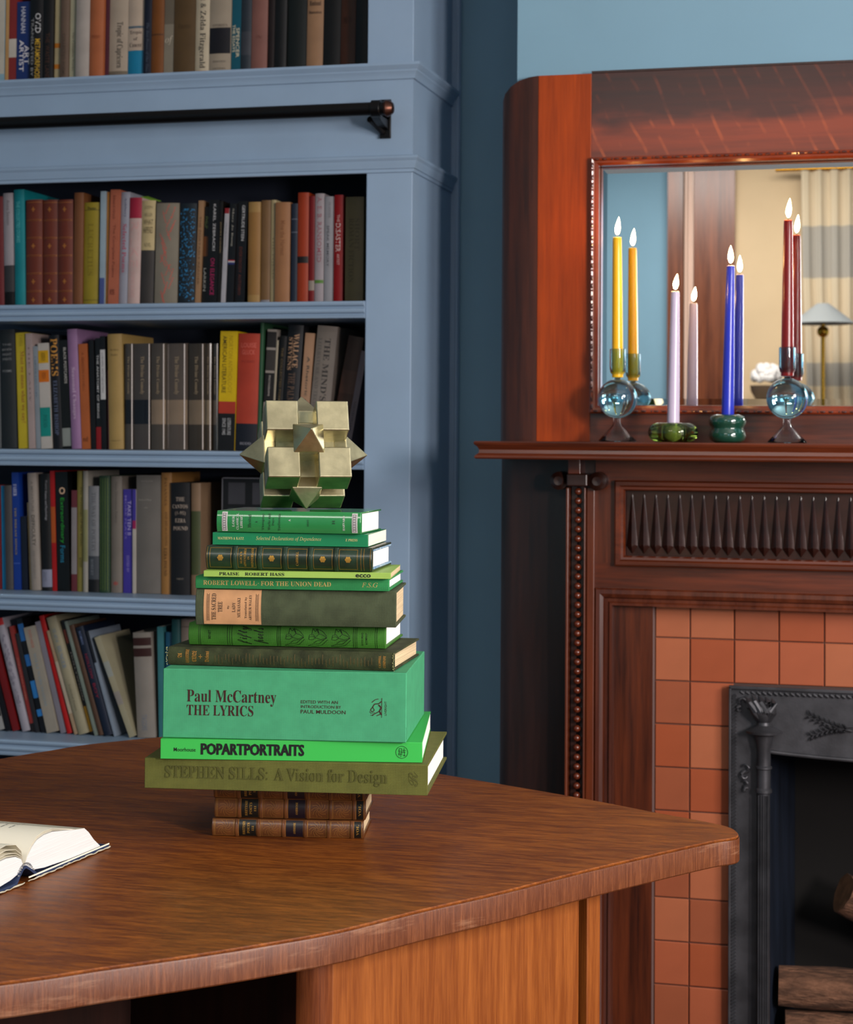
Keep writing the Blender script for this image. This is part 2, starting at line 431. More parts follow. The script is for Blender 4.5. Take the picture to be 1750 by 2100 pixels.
struct('trim_2', t, mat('pale_pink_gloss', '#d9b8a6', rough=.2), smooth=True)
# chimney breast with the firebox hole
BX0, BX1, BY = -.733, .97, 3.45
FX0, FX1, FZ = -.275, .515, .72
struct('wall_chimney_breast', MB().box(BX0, FX0, BY, YB, 0, ZC).box(FX1, BX1, BY, YB, 0, ZC).box(FX0, FX1, BY, YB, FZ, ZC), M_WALL)
# scribe bead in the corner between bookcase and wall
struct('trim_3', MB().tube([(-.934, 3.785, 0), (-.934, 3.785, ZC)], .008).box(-.943, -.933, 3.775, 3.80, 0, ZC), M_PAINT, smooth=True)

# ------------------------------------------------------------ bookcase
BF = 3.465
bc = thing('bookcase', 'built-in bookcase in powder blue paint left of the fireplace', 'bookcase', (-1.77, BF, 0))
ox, oy = -1.77, BF
def bb(*a): x0, x1, y0, y1, z0, z1 = a; return (x0 - ox, x1 - ox, y0 - oy, y1 - oy, z0, z1)
BL = -2.60
SZ = [1.9412, 1.4784, 1.1834, .8886, .5941, .30]
MB().box(*bb(-.961, -.9429, BF + .002, 3.80, 0, ZC)).build('side_panel', M_PAINT, bc)
MB().box(*bb(BL, BL + .018, BF, 3.80, 0, ZC)).build('side_panel', M_PAINT, bc)
MB().box(*bb(-1.036, -.943, BF, BF + .02, 0, 1.7335)).build('stile', M_PAINT, bc, bevel=.0015)
MB().box(*bb(-1.036, -.943, BF, BF + .02, 1.9412, ZC)).build('stile', M_PAINT, bc, bevel=.0015)
MB().box(*bb(BL, BL + .09, BF, BF + .02, 0, 1.7335)).build('stile', M_PAINT, bc)
MB().box(*bb(BL, BL + .09, BF, BF + .02, 1.9412, ZC)).build('stile', M_PAINT, bc)
MB().box(*bb(-1.0355, -.9615, BF + .02, 3.784, 0, ZC)).build('jamb', M_PAINT, bc)
MB().box(*bb(BL, -.943, BF, BF + .02, 1.7335, 1.9412)).build('frieze_board', M_PAINT, bc)
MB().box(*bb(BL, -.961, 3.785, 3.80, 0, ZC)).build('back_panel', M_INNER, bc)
nose = [(0, -.034), (.006, -.033), (.0075, -.029), (.004, -.026), (.005, -.024), (.010, -.0225), (.0115, -.019), (.010, -.0155), (.006, -.013), (.007, -.011), (.0125, -.008), (.014, -.004), (.0125, -.001), (.008, 0), (0, 0)]
for i, z in enumerate(SZ):
    mb = MB().box(*bb(BL, -1.036, BF + (.02 if i == 0 else .001), 3.785, z - .034 + (0 if i else .01), z))
    if i: mb.molding([(BL + .09 - ox, 0), (-1.036 - ox, 0)], nose, lambda u, v, w, z=z: (u, v, w + z))
    mb.build('shelf', M_PAINT, bc, smooth=25)
def cornice(ztop, prof, nm):
    MB().molding([(BL - ox, 0), (-.943 - ox, 0), (-.943 - ox, 3.776 - oy)], prof, lambda u, v, w: (u, v, w + ztop)).build(nm, M_PAINT, bc, smooth=25)
cornice(1.9412, [(0, -.031), (.004, -.030), (.005, -.026), (.007, -.020), (.010, -.016), (.0105, -.013), (.014, -.009), (.017, -.005), (.017, .0), (0, 0)], 'cornice')
cornice(1.7610, [(0, -.033), (.0035, -.032), (.0035, -.026), (.006, -.025), (.0075, -.019), (.0095, -.014), (.010, -.011), (.0135, -.006), (.014, -.002), (.012, 0), (0, 0)], 'cornice')

# library ladder rail on two brackets
rl = thing('ladder_rail', 'black steel ladder rail running across the blue bookcase', 'rail', (-1.75, 3.39, 1.841))
MB().lathe([(.0128, -.84), (.0128, .775)], n=24, ax='x').build('rod', M_RAIL, rl, smooth=True)
for bx in (.752, -.70):
    mb = MB().box(bx - .010, bx + .012, .0735 - .006, .0735, -.046, .030)
    mb.box(bx - .006, bx + .008, -.004, .068, -.012, .010).lathe([(.0165, bx - .006), (.0165, bx + .012)], n=20, ax='x')
    mb.prism([(.068, -.030), (.02, -.022), (-.006, -.014), (.02, -.006), (.068, -.004)], bx - .008, bx + .008, lambda a, b, c: (c, a, b))
    mb.tube([(bx - .016, .02, -.016), (bx - .012, .05, -.024), (bx - .004, .068, -.034)], .007)
    mb.build('bracket', M_RAIL, rl, smooth=30, bevel=.001)
MB().lathe([(.0, .790), (.010, .788), (.0145, .782), (.0165, .776), (.0145, .772), (0, .772)], n=24, ax='x').build('end_cap', M_COPPER, rl, smooth=True, label='dull copper end cap')

# ------------------------------------------------------------ books on the shelves
# (shelf, x, width, height, lean, colour, binding, spine panels, lettering, label)
SHELF_BOOKS = [
(1, -1.8886, 0.025, 0.248, 0.0, '#8fb4c4', 'p', [(0, 0.86, '#c9c3b4')], [], 'pale blue paperback with cream upper spine at the far left of the top shelf'),
(1, -1.8625, 0.0079, 0.232, 0.0, '#c79a62', 'p', [], [], 'very thin tan paperback left of the red and white spine, top shelf'),
(1, -1.8541, 0.0181, 0.252, 0.0004, '#8d2f2c', 'p', [(0.56, 0.72, '#d8cfc0')], [], 'thin dark red paperback with one cream block on its spine, top shelf'),
(1, -1.8355, 0.0327, 0.186, 0.0009, '#1d3470', 'p', [], [('HANNAH', 'n', '#c9c9d2', 0.3, 0.62, 0.06, 0.36, 'v'), ('ART', 'n', '#e2dfe0', 0.55, 0.9, 0.5, 0.72, 'v'), ('ARTIST', 'n', '#e2dfe0', 0.2, 0.52, 0.44, 0.8, 'v')], 'short navy blue book with white capital letters, top shelf'),
(1, -1.8023, 0.0303, 0.236, 0.0014, '#0c0c10', 'h', [], [('TRANSLATED BY', 'n', '#9a9a9a', 0.12, 0.34, 0.4, 0.9, 'v'), ('OVID', 'n', '#cfcfcf', 0.45, 0.85, 0.36, 0.53, 'v'), ('METAMORPHOSES', 'n', '#c8a12c', 0.45, 0.82, 0.58, 0.95, 'v')], 'black book with gold and green vertical lettering on the top shelf'),
(1, -1.7715, 0.0235, 0.244, 0.0018, '#0e0b0b', 'h', [], [('THE WASTE LAND', 'n', '#4a2f22', 0.3, 0.7, 0.5, 0.93, 'v')], 'black book with very faint dark brown lettering, top shelf'),
(1, -1.7475, 0.0145, 0.244, 0.0022, '#b9ac84', 'p', [(0.62, 0.66, '#c6781f'), (0.8, 0.84, '#c6781f')], [], 'slim cream book with small orange marks, top shelf'),
(1, -1.7325, 0.0189, 0.212, 0.0027, '#6f5a4a', 'h', [], [('COLLECTED POEMS', 'n', '#3f332b', 0.3, 0.65, 0.5, 0.9, 'v')], 'grey-brown cloth book beside the pale green one, top shelf'),
(1, -1.7131, 0.0167, 0.248, 0.0032, '#b7b497', 'p', [], [('The Complete Works', 'r', '#5d5a48', 0.3, 0.6, 0.5, 0.85, 'v')], 'pale greenish cream book with small dark title, top shelf'),
(1, -1.6959, 0.031, 0.228, 0.0036, '#aeb0b0', 'h', [(0.0, 1, '#b7ada4')], [], 'wide worn pale grey book left of the orange spine, top shelf'),
(1, -1.6644, 0.0309, 0.22, 0.0041, '#b5663c', 'h', [], [('POEMS', 'b', '#8d4a2c', 0.2, 0.8, 0.55, 0.58, 'h')], 'wide faded orange cloth book on the top shelf'),
(1, -1.633, 0.0088, 0.212, 0.0046, '#5a2c3a', 'p', [], [], 'very thin plum coloured book right of the orange one, top shelf'),
(1, -1.6237, 0.0417, 0.216, 0.0051, '#b9a894', 'h', [(0, 0.03, '#2a2622'), (0.87, 1, '#7d705e')], [('Tropic of Capricorn', 'b', '#2f2a28', 0.35, 0.75, 0.4, 0.84, 'v')], 'cream and taupe jacketed book reading Tropic of Capricorn, top shelf'),
(1, -1.5815, 0.0371, 0.224, 0.0056, '#1583ab', 'h', [(0, 0.7, '#c9b5a0'), (0.48, 0.5, '#1583ab')], [('Tropic', 'b', '#3d2f2c', 0.1, 0.85, 0.52, 0.56, 'h'), ('of', 'b', '#3d2f2c', 0.35, 0.6, 0.58, 0.61, 'h'), ('Cancer', 'b', '#3d2f2c', 0.1, 0.85, 0.63, 0.67, 'h')], 'bright blue book with cream title block reading Tropic of Cancer'),
(1, -1.5439, 0.0174, 0.252, 0.006, '#12182c', 'h', [], [('The Best Poems of Our Time', 'i', '#56606e', 0.25, 0.7, 0.45, 0.9, 'v')], 'narrow midnight navy book right of the bright blue one, top shelf'),
(1, -1.526, 0.0271, 0.216, 0.0065, '#7d4714', 'h', [(0.56, 0.575, '#5a3210')], [], 'chestnut brown cloth book with a darker band, top shelf'),
(1, -1.4984, 0.0216, 0.212, 0.007, '#8d8473', 'p', [(0.0, 0.5, '#6e6455')], [('of', 'i', '#c9bda8', 0.1, 0.9, 0.6, 0.68, 'h')], 'mottled grey and cream paperback on the top shelf'),
(1, -1.4763, 0.0462, 0.228, 0.0075, '#5b4425', 'h', [], [('Poems', 'r', '#4a3820', 0.2, 0.8, 0.5, 0.55, 'h')], 'broad olive-brown cloth hardback at the middle of the top shelf'),
(1, -1.4296, 0.031, 0.228, 0.0079, '#cbbda2', 'h', [], [('Scott & Zelda Fitzgerald', 'b', '#33302e', 0.25, 0.75, 0.2, 0.9, 'v'), ('SCRIBNER', 'n', '#b3593e', 0.15, 0.85, 0.92, 0.94, 'h')], 'cream jacketed book with tall grey serif title and red foot, top shelf'),
(1, -1.3981, 0.0457, 0.248, 0.0083, '#a89a86', 'h', [(0.56, 0.78, '#14121a')], [('STORIES', 'r', '#5d554c', 0.15, 0.85, 0.53, 0.55, 'h'), ('EDITED', 'r', '#5d554c', 0.2, 0.8, 0.84, 0.855, 'h'), ('LETTERS', 'r', '#5d554c', 0.2, 0.8, 0.9, 0.915, 'h')], 'wide taupe book with a broad black band, top shelf'),
(1, -1.3519, 0.0201, 0.248, 0.0087, '#12586a', 'p', [], [('SPENCER', 'n', '#d6c9a8', 0.5, 0.85, 0.53, 0.8, 'v'), ('THE ESSAYS', 'n', '#d6c9a8', 0.1, 0.4, 0.5, 0.75, 'v')], 'slim petrol blue paperback with pale yellow letters, top shelf'),
(1, -1.3313, 0.0222, 0.252, 0.0091, '#2a333c', 'h', [(0.6, 0.8, '#3d4048')], [], 'slate grey photo-jacketed book right of the petrol blue one, top shelf'),
(1, -1.3086, 0.0337, 0.224, 0.0095, '#8a5c52', 'h', [], [('The', 'i', '#6b3f38', 0.3, 0.7, 0.6, 0.63, 'h')], 'dusty pink hardback with glossy rounded spine, top shelf'),
(1, -1.2744, 0.0168, 0.24, 0.0099, '#1f1110', 'h', [], [], 'blackish maroon book right of the dusty pink one, top shelf'),
(1, -1.2571, 0.0241, 0.248, 0.0103, '#0a0b0d', 'h', [], [], 'plain black hardback, left one of the black pair on the top shelf'),
(1, -1.2325, 0.0427, 0.232, 0.0107, '#0c1413', 'h', [], [], 'broad black-green hardback left of the rounded tan spine, top shelf'),
(1, -1.1893, 0.0342, 0.236, 0.0111, '#a07a5a', 'h', [], [('Rimbaud', 'b', '#3b2a20', 0.15, 0.85, 0.4, 0.44, 'h'), ('Illuminations', 'b', '#3b2a20', 0.1, 0.9, 0.48, 0.505, 'h')], 'rounded tan and cream hardback standing between black books, top shelf'),
(1, -1.1546, 0.0371, 0.236, 0.0115, '#090a0b', 'h', [], [], 'black hardback between the tan and the russet spines, top shelf'),
(1, -1.117, 0.0308, 0.232, 0.0119, '#4b2612', 'h', [], [('THE CITY', 'r', '#2c160b', 0.2, 0.8, 0.52, 0.57, 'h')], 'dark russet book second from the right end of the top shelf'),
(1, -1.0857, 0.0317, 0.236, 0.0123, '#0f161a', 'h', [], [], 'near-black slate book against the right jamb of the top shelf'),
(2, -1.8786, 0.0249, 0.236, -0.031, '#6e2023', 'h', [], [], 'dark red hardback at the far left of the second shelf'),
(2, -1.8526, 0.0248, 0.2427, -0.0331, '#aaa3a8', 'h', [(0.63, 1, '#3b3a3c'), (0.86, 1, '#0d0d0f')], [('Anne Sexton', 'n', '#6b6468', 0.35, 0.65, 0.06, 0.28, 'v')], 'pale grey book with a dark photograph at its foot, second shelf'),
(2, -1.8267, 0.0236, 0.2491, -0.03, '#0d8790', 'h', [], [('THE COLLECTED STORIES', 'n', '#5fb7b8', 0.25, 0.6, 0.1, 0.45, 'v')], 'bright teal hardback left of the three brown leather volumes'),
(2, -1.802, 0.0369, 0.2267, -0.016, '#6e2e1c', 'L', [], [], 'brown leather volume with raised bands and gilt crosses, left of the three'),
(2, -1.7646, 0.0345, 0.2257, -0.0156, '#6e2e1c', 'L', [], [], 'brown leather volume with raised bands and gilt crosses, middle of the three'),
(2, -1.7296, 0.0343, 0.2249, -0.015, '#6e2e1c', 'L', [], [], 'brown leather volume with raised bands and gilt crosses, right of the three'),
(2, -1.6948, 0.021, 0.2391, 0.0, '#7c4c2a', 'h', [], [], 'wood-brown mottled hardback right of the three leather volumes'),
(2, -1.6733, 0.0341, 0.2182, 0.0005, '#9c8a22', 'h', [(0.07, 0.075, '#4b4210'), (0.93, 0.935, '#4b4210')], [('Poems', 'b', '#3b350e', 0.25, 0.8, 0.04, 0.07, 'h'), ('LUCRETIUS', 'r', '#7a6a18', 0.3, 0.65, 0.2, 0.7, 'v')], 'worn mustard yellow jacketed hardback on the second shelf'),
(2, -1.6345, 0.011, 0.2406, 0.0, '#9fb4c0', 'p', [(0.75, 1, '#4b5a94')], [], 'very thin pale blue and white book right of the mustard yellow one'),
(2, -1.623, 0.0066, 0.2393, 0.0004, '#b77a35', 'p', [], [], 'very thin orange picture-jacket book left of the salmon paperback'),
(2, -1.6159, 0.0208, 0.2432, 0.013, '#b9694d', 'p', [], [('Edward Hirsch', 'n', '#6f3326', 0.3, 0.6, 0.05, 0.25, 'v'), ('The Complete Poems', 'n', '#6f3326', 0.3, 0.65, 0.3, 0.75, 'v'), ('NYRB', 'n', '#6f3326', 0.2, 0.7, 0.85, 0.9, 'h')], 'salmon paperback with dark red lettering, second shelf'),
(2, -1.5946, 0.0196, 0.2385, 0.0134, '#9ea0ad', 'h', [], [('Ashbery', 'r', '#4d4f66', 0.4, 0.7, 0.05, 0.22, 'v'), ('Selected Poems', 'r', '#a83a52', 0.3, 0.75, 0.28, 0.7, 'v')], 'grey-lilac book with red italic-looking title Selected Poems'),
(2, -1.5745, 0.0272, 0.2259, 0.0138, '#cfb3ac', 'h', [(0, 0.19, '#a5203c')], [('RILKE', 'n', '#c49a96', 0.15, 0.8, 0.22, 0.64, 'v'), ('DUINO ELEGIES', 'n', '#c49a96', 0.25, 0.6, 0.68, 0.92, 'v')], 'white book with a crimson portrait at the top of its spine'),
(2, -1.5468, 0.0303, 0.2191, 0.0143, '#3f3a37', 'h', [(0, 0.47, '#cdb988')], [('JOSEPH', 'n', '#6b6248', 0.2, 0.8, 0.05, 0.09, 'h'), ('HELLER', 'n', '#6b6248', 0.2, 0.8, 0.12, 0.15, 'h'), ('WHAT', 'n', '#54492f', 0.15, 0.85, 0.18, 0.23, 'h'), ('HAPPENED', 'n', '#54492f', 0.15, 0.85, 0.25, 0.31, 'h'), ('NOVEL', 'n', '#6b6248', 0.25, 0.75, 0.4, 0.44, 'h')], 'charcoal book wearing a yellowed cream half jacket, second shelf'),
(2, -1.5127, 0.0495, 0.2121, 0.012, '#8c8474', 'h', [], [('pattern', 'X', '#c25f52', 0.1, 0.9, 0.03, 0.97, 'h')], 'wide grey-green book patterned all over with coral ferns'),
(2, -1.4622, 0.0374, 0.2109, 0.013, '#1a242c', 'h', [], [('pattern', 'Y', '#2f7fb0', 0.08, 0.92, 0.05, 0.95, 'h')], 'wide black book speckled with blue, left of the narrow tan spine'),
(2, -1.4237, 0.0107, 0.2159, 0.027, '#a5805c', 'p', [], [('THE PORTABLE READER', 'n', '#6b4f35', 0.3, 0.7, 0.15, 0.8, 'v')], 'narrow tan paperback leaning slightly beside the blue speckled book'),
(2, -1.412, 0.0117, 0.2037, 0.0251, '#15120e', 'p', [(0.3, 0.5, '#6d3f18')], [('PHILIP', 'n', '#5a6b3a', 0.2, 0.8, 0.1, 0.22, 'v'), ('LARKIN', 'n', '#a8a8a0', 0.25, 0.75, 0.62, 0.85, 'v')], 'narrow black paperback with orange and green lettering, second shelf'),
(2, -1.3981, 0.0223, 0.2163, 0.0173, '#0c0b0d', 'p', [], [('KAREL ZEBRACKI', 'n', '#b5b5b5', 0.45, 0.7, 0.04, 0.48, 'v'), ('ON ELEGANCE', 'n', '#a31f58', 0.3, 0.7, 0.55, 0.9, 'v')], 'black book with white and magenta vertical lettering'),
(2, -1.3748, 0.0074, 0.2137, 0.0154, '#17120e', 'p', [], [('JOHN COOK', 'n', '#8f7a55', 0.3, 0.7, 0.2, 0.5, 'v')], 'very thin black book left of the thin white leaning one'),
(2, -1.3663, 0.0095, 0.1985, 0.036, '#b5b3b8', 'p', [(0, 0.055, '#8f1f28')], [('TRANSLATIONS', 'n', '#77757c', 0.35, 0.65, 0.15, 0.4, 'v')], 'thin white leaning book with a red cap, second shelf'),
(2, -1.3547, 0.0148, 0.2082, 0.0285, '#101014', 'p', [(0.555, 0.565, '#b02030'), (0.565, 0.58, '#c0c0c0'), (0.58, 0.6, '#27306e')], [('Mary Jo Bang', 'r', '#9c988c', 0.35, 0.65, 0.05, 0.42, 'v')], 'thin black book with a small tricolour stripe on its spine'),
(2, -1.3389, 0.0211, 0.2128, 0.0266, '#0d0c10', 'p', [], [('GERTRUDE STEIN', 'n', '#b9b9b9', 0.45, 0.75, 0.04, 0.38, 'v'), ('EVERYBODY AUTOBIO', 'n', '#5a2a20', 0.3, 0.6, 0.44, 0.9, 'v')], 'black book with white capital name, left of the tan hardbacks'),
(2, -1.3094, 0.0252, 0.2102, 0.0, '#a9854c', 'h', [(0.1, 0.9, '#9c713a')], [], 'light tan hardback with rubbed rust-coloured spine'),
(2, -1.2832, 0.0199, 0.2135, 0.0, '#7c5c38', 'h', [(0.95, 1, '#8d8f98')], [], 'kraft brown hardback right of the rubbed light tan one'),
(2, -1.2623, 0.0104, 0.214, 0.0, '#b7a67c', 'h', [], [('THE POEMS', 'r', '#7d7050', 0.3, 0.7, 0.35, 0.75, 'v')], 'narrow cream hardback between kraft brown and peach spines'),
(2, -1.2508, 0.0312, 0.2077, 0.0, '#a3714a', 'h', [], [('Mine the Harvest', 'n', '#7d5031', 0.4, 0.7, 0.18, 0.52, 'v')], 'peach coloured hardback on the second shelf'),
(2, -1.2176, 0.0135, 0.2049, 0.0, '#1b2638', 'h', [(0.15, 0.16, '#5d6270'), (0.28, 0.29, '#5d6270')], [], 'narrow dark blue hardback between peach and orange-red spines'),
(2, -1.2031, 0.0227, 0.2263, 0.0, '#a3370f', 'h', [(0.57, 0.63, '#1c1210')], [], 'tall orange-red hardback with one black band'),
(2, -1.1793, 0.0124, 0.2188, 0.0, '#7a0d10', 'h', [(0.78, 0.87, '#9c8f84')], [], 'narrow deep red book with a pale library sticker'),
(2, -1.1659, 0.0185, 0.2234, 0.0, '#a99fa3', 'h', [(0.78, 0.81, '#5f8a3a')], [('A. E. B. RANSOMED', 'n', '#8f5560', 0.25, 0.75, 0.03, 0.62, 'v')], 'pale pinkish white book with a tiny green mark, second shelf'),
(2, -1.1463, 0.0174, 0.217, 0.0, '#a3a3a8', 'h', [], [('VLADIMIR', 'r', '#6b6b70', 0.5, 0.75, 0.05, 0.2, 'v'), ('SPEAK MEMORY', 'n', '#4a4a50', 0.3, 0.6, 0.27, 0.65, 'v')], 'pale grey book left of the bright red one'),
(2, -1.1279, 0.0184, 0.2204, 0.0, '#a30f14', 'h', [], [('THE', 'n', '#d9b5b0', 0.35, 0.65, 0.18, 0.25, 'v'), ('DISASTER', 'n', '#e0cdc8', 0.2, 0.75, 0.26, 0.52, 'v'), ('ARTIST', 'n', '#d9b5b0', 0.35, 0.65, 0.54, 0.64, 'v')], 'bright red book lettered The Disaster Artist, second shelf'),
(2, -1.1023, 0.0377, 0.2148, 0.0, '#7a6a44', 'h', [], [('SHORT', 'r', '#5a4d30', 0.55, 0.8, 0.2, 0.5, 'v'), ('ROMAN FICTION', 'r', '#5a4d30', 0.2, 0.5, 0.2, 0.8, 'v')], 'wide olive tan book against the right jamb of the second shelf'),
(3, -1.8737, 0.0203, 0.2257, -0.037, '#6d6f70', 'p', [], [], 'mid grey book cut off by the left edge of the third shelf'),
(3, -1.8522, 0.0347, 0.2491, -0.0396, '#22272a', 'h', [], [('THE', 'n', '#7d7f80', 0.2, 0.8, 0.12, 0.135, 'h'), ('MAN WITH', 'n', '#7d7f80', 0.2, 0.8, 0.16, 0.18, 'h'), ('NIGHT', 'n', '#7d7f80', 0.2, 0.8, 0.2, 0.22, 'h'), ('SWEATS', 'n', '#7d7f80', 0.2, 0.8, 0.24, 0.26, 'h'), ('POEMS', 'n', '#7d7f80', 0.2, 0.8, 0.34, 0.36, 'h')], 'wide charcoal book leaning left on the third shelf'),
(3, -1.8152, 0.0245, 0.2428, -0.0465, '#c9b52a', 'p', [], [('CAVELL', 'r', '#7d701c', 0.35, 0.65, 0.02, 0.12, 'v'), ('Must we mean what we say?', 'b', '#8f5a2a', 0.3, 0.75, 0.16, 0.78, 'v')], 'yellow paperback asking Must we mean what we say?'),
(3, -1.7894, 0.0145, 0.2412, -0.0493, '#b3a09c', 'p', [], [('THE LADY', 'r', '#7d6c6c', 0.35, 0.6, 0.1, 0.6, 'v')], 'slim pinkish-white paperback right of the yellow one, third shelf'),
(3, -1.7738, 0.01, 0.2143, -0.0516, '#8f9aa2', 'p', [], [('CARVER COUNTRY', 'r', '#5d6d80', 0.3, 0.7, 0.1, 0.5, 'v')], 'slim pale slate-blue paperback left of the striped white one'),
(3, -1.7627, 0.0233, 0.2205, -0.0539, '#c6c0b8', 'p', [(0.07, 0.19, '#d6a50d'), (0.255, 0.37, '#d9730d'), (0.61, 0.885, '#0f8f84')], [('POEMS', 'r', '#6e5a10', 0.3, 0.7, 0.09, 0.17, 'h'), ('NEW', 'r', '#7a4010', 0.3, 0.7, 0.28, 0.34, 'h'), ('POEMS', 'r', '#0b5a54', 0.3, 0.7, 0.68, 0.8, 'v')], 'white paperback striped yellow, orange and teal'),
(3, -1.7382, 0.0221, 0.2374, -0.0565, '#0c0e16', 'h', [], [('POEMS', 'b', '#c48a3a', 0.15, 0.85, 0.03, 0.36, 'v'), ('ELIZABETH BISHOP', 'r', '#58617a', 0.3, 0.7, 0.4, 0.88, 'v')], 'navy-black hardback with gold POEMS down its spine'),
(3, -1.715, 0.0198, 0.227, -0.0586, '#12110f', 'p', [(0.81, 0.975, '#8f958f')], [('BLACK POSTCARDS', 'n', '#b9b7b0', 0.5, 0.8, 0.07, 0.4, 'v')], 'black paperback with white title and white library label, third shelf'),
(3, -1.6929, 0.022, 0.2493, -0.059, '#9c76a0', 'h', [], [('Seasonal Changes', 'b', '#bda5bd', 0.25, 0.7, 0.32, 0.75, 'v')], 'tall lilac hardback on the third shelf'),
(3, -1.6697, 0.0197, 0.2186, -0.055, '#b56130', 'p', [], [('A SEASON IN HELL', 'n', '#7a3c1a', 0.35, 0.6, 0.08, 0.45, 'v'), ('nd', 'n', '#5a2c12', 0.2, 0.7, 0.88, 0.93, 'h')], 'burnt orange paperback right of the lilac hardback'),
(3, -1.6489, 0.0109, 0.2264, -0.039, '#131012', 'p', [], [], 'slim plain black book right of the burnt orange paperback'),
(3, -1.6368, 0.0109, 0.2303, -0.029, '#0f0e10', 'p', [(0.8, 1, '#8f1018')], [('THE ANATOMY OF BEING', 'n', '#bdbdbd', 0.3, 0.7, 0.15, 0.72, 'v')], 'slim black book with red foot and white title, third shelf'),
(3, -1.6248, 0.0109, 0.2343, -0.0312, '#111013', 'p', [(0.12, 0.56, '#bdbdbd')], [('LUDWIG WITTGENSTEIN', 'n', '#55555a', 0.3, 0.7, 0.15, 0.5, 'v')], 'slim black book with a long white label panel, third shelf'),
(3, -1.6128, 0.0033, 0.1634, -0.028, '#a06a76', 'p', [], [], 'hair-thin dusky pink pamphlet left of the sand coloured hardback'),
(3, -1.6084, 0.0315, 0.2383, -0.0311, '#b09256', 'h', [], [('The Norton', 'r', '#7d6840', 0.2, 0.8, 0.13, 0.145, 'h'), ('Reader', 'r', '#7d6840', 0.25, 0.75, 0.17, 0.19, 'h'), ('LIBRARY', 'r', '#7d6840', 0.15, 0.85, 0.92, 0.93, 'h')], 'broad sand coloured hardback on the third shelf'),
(3, -1.5758, 0.0195, 0.2187, -0.014, '#4a443e', 'G', [(0.53, 0.76, '#1a1a20')], [('The Divine Comedy', 'r', '#8f7d62', 0.35, 0.6, 0.12, 0.48, 'v')], 'first of seven uniform brown volumes in shiny clear jackets'),
(3, -1.5558, 0.04, 0.2186, -0.0135, '#4a4440', 'G', [(0.53, 0.76, '#1a1a20')], [('The Divine Comedy', 'r', '#8f7d62', 0.35, 0.6, 0.12, 0.48, 'v')], 'second of seven uniform brown volumes in shiny clear jackets'),
(3, -1.5153, 0.0322, 0.2184, -0.013, '#4f473f', 'G', [(0.53, 0.76, '#8f7b66')], [('The Divine Comedy', 'r', '#8f7d62', 0.35, 0.6, 0.12, 0.48, 'v')], 'third of seven uniform brown volumes in shiny clear jackets'),
(3, -1.4826, 0.0449, 0.2182, -0.0125, '#5a5048', 'G', [(0.53, 0.76, '#8f7b66')], [('The Divine Comedy', 'r', '#8f7d62', 0.35, 0.6, 0.12, 0.48, 'v')], 'fourth of seven uniform brown volumes in shiny clear jackets'),
(3, -1.4349, 0.0361, 0.2179, -0.013, '#3f362c', 'G', [(0.53, 0.76, '#7d6c58')], [('The Divine Comedy', 'r', '#8f7d62', 0.35, 0.6, 0.12, 0.48, 'v')], 'fifth of seven uniform brown volumes in shiny clear jackets'),
(3, -1.3977, 0.0127, 0.2177, -0.012, '#4a3c2c', 'G', [(0.53, 0.76, '#8a785f')], [('The Divine Comedy', 'r', '#8f7d62', 0.35, 0.6, 0.12, 0.48, 'v')], 'sixth of seven uniform brown volumes in shiny clear jackets'),
(3, -1.3839, 0.0127, 0.2176, -0.012, '#35322e', 'G', [(0.53, 0.76, '#5d5348')], [('The Divine Comedy', 'r', '#8f7d62', 0.35, 0.6, 0.12, 0.48, 'v')], 'seventh of seven uniform brown volumes in shiny clear jackets'),
(3, -1.3707, 0.0369, 0.2424, 0.018, '#e0bd0c', 'p', [(0.59, 0.69, '#b83a26'), (0.69, 1, '#101012')], [('AMERICAN LITERATURE', 'n', '#3a3210', 0.15, 0.4, 0.04, 0.52, 'v'), ('NORTON ANTHOLOGY', 'n', '#a88c0c', 0.5, 0.75, 0.04, 0.52, 'v'), ('LITERATURE', 'n', '#b0b0b0', 0.55, 0.75, 0.73, 0.87, 'v'), ('SINCE 1945', 'n', '#b0b0b0', 0.25, 0.45, 0.73, 0.87, 'v')], 'thick yellow and black anthology with a red floral band'),
(3, -1.3333, 0.0461, 0.2372, 0.024, '#b8402a', 'h', [(0.77, 1, '#161a26')], [('LOUISE', 'n', '#d0685a', 0.15, 0.85, 0.08, 0.12, 'h'), ('GLUCK', 'n', '#d0685a', 0.2, 0.8, 0.14, 0.18, 'h'), ('POEMS', 'n', '#8f2f22', 0.2, 0.8, 0.23, 0.25, 'h'), ('ECCO', 'n', '#a0a0a8', 0.25, 0.75, 0.93, 0.95, 'h')], 'thick brick-red book with a navy foot, third shelf'),
(3, -1.2861, 0.0063, 0.2596, 0.0219, '#2f5a3c', 'h', [], [], 'thin dark green book between the brick-red and photo spines'),
(3, -1.2788, 0.0198, 0.2459, 0.048, '#a39a90', 'p', [(0.02, 0.15, '#2a2624'), (0.17, 0.34, '#3d3834'), (0.36, 0.6, '#1f1b1a')], [('PHOTOGRAPHS', 'n', '#b8b0a8', 0.4, 0.6, 0.38, 0.55, 'v')], 'white-edged book with black photograph panels, third shelf'),
(3, -1.258, 0.0042, 0.2239, 0.0463, '#b3a890', 'p', [], [], 'thin ivory booklet right of the photograph-panelled book'),
(3, -1.2528, 0.0156, 0.232, 0.061, '#13110f', 'h', [], [('THE COLLECTED POEMS', 'n', '#6b5a3a', 0.3, 0.6, 0.1, 0.6, 'v')], 'black hardback with faint gold title left of the gilt lettered one'),
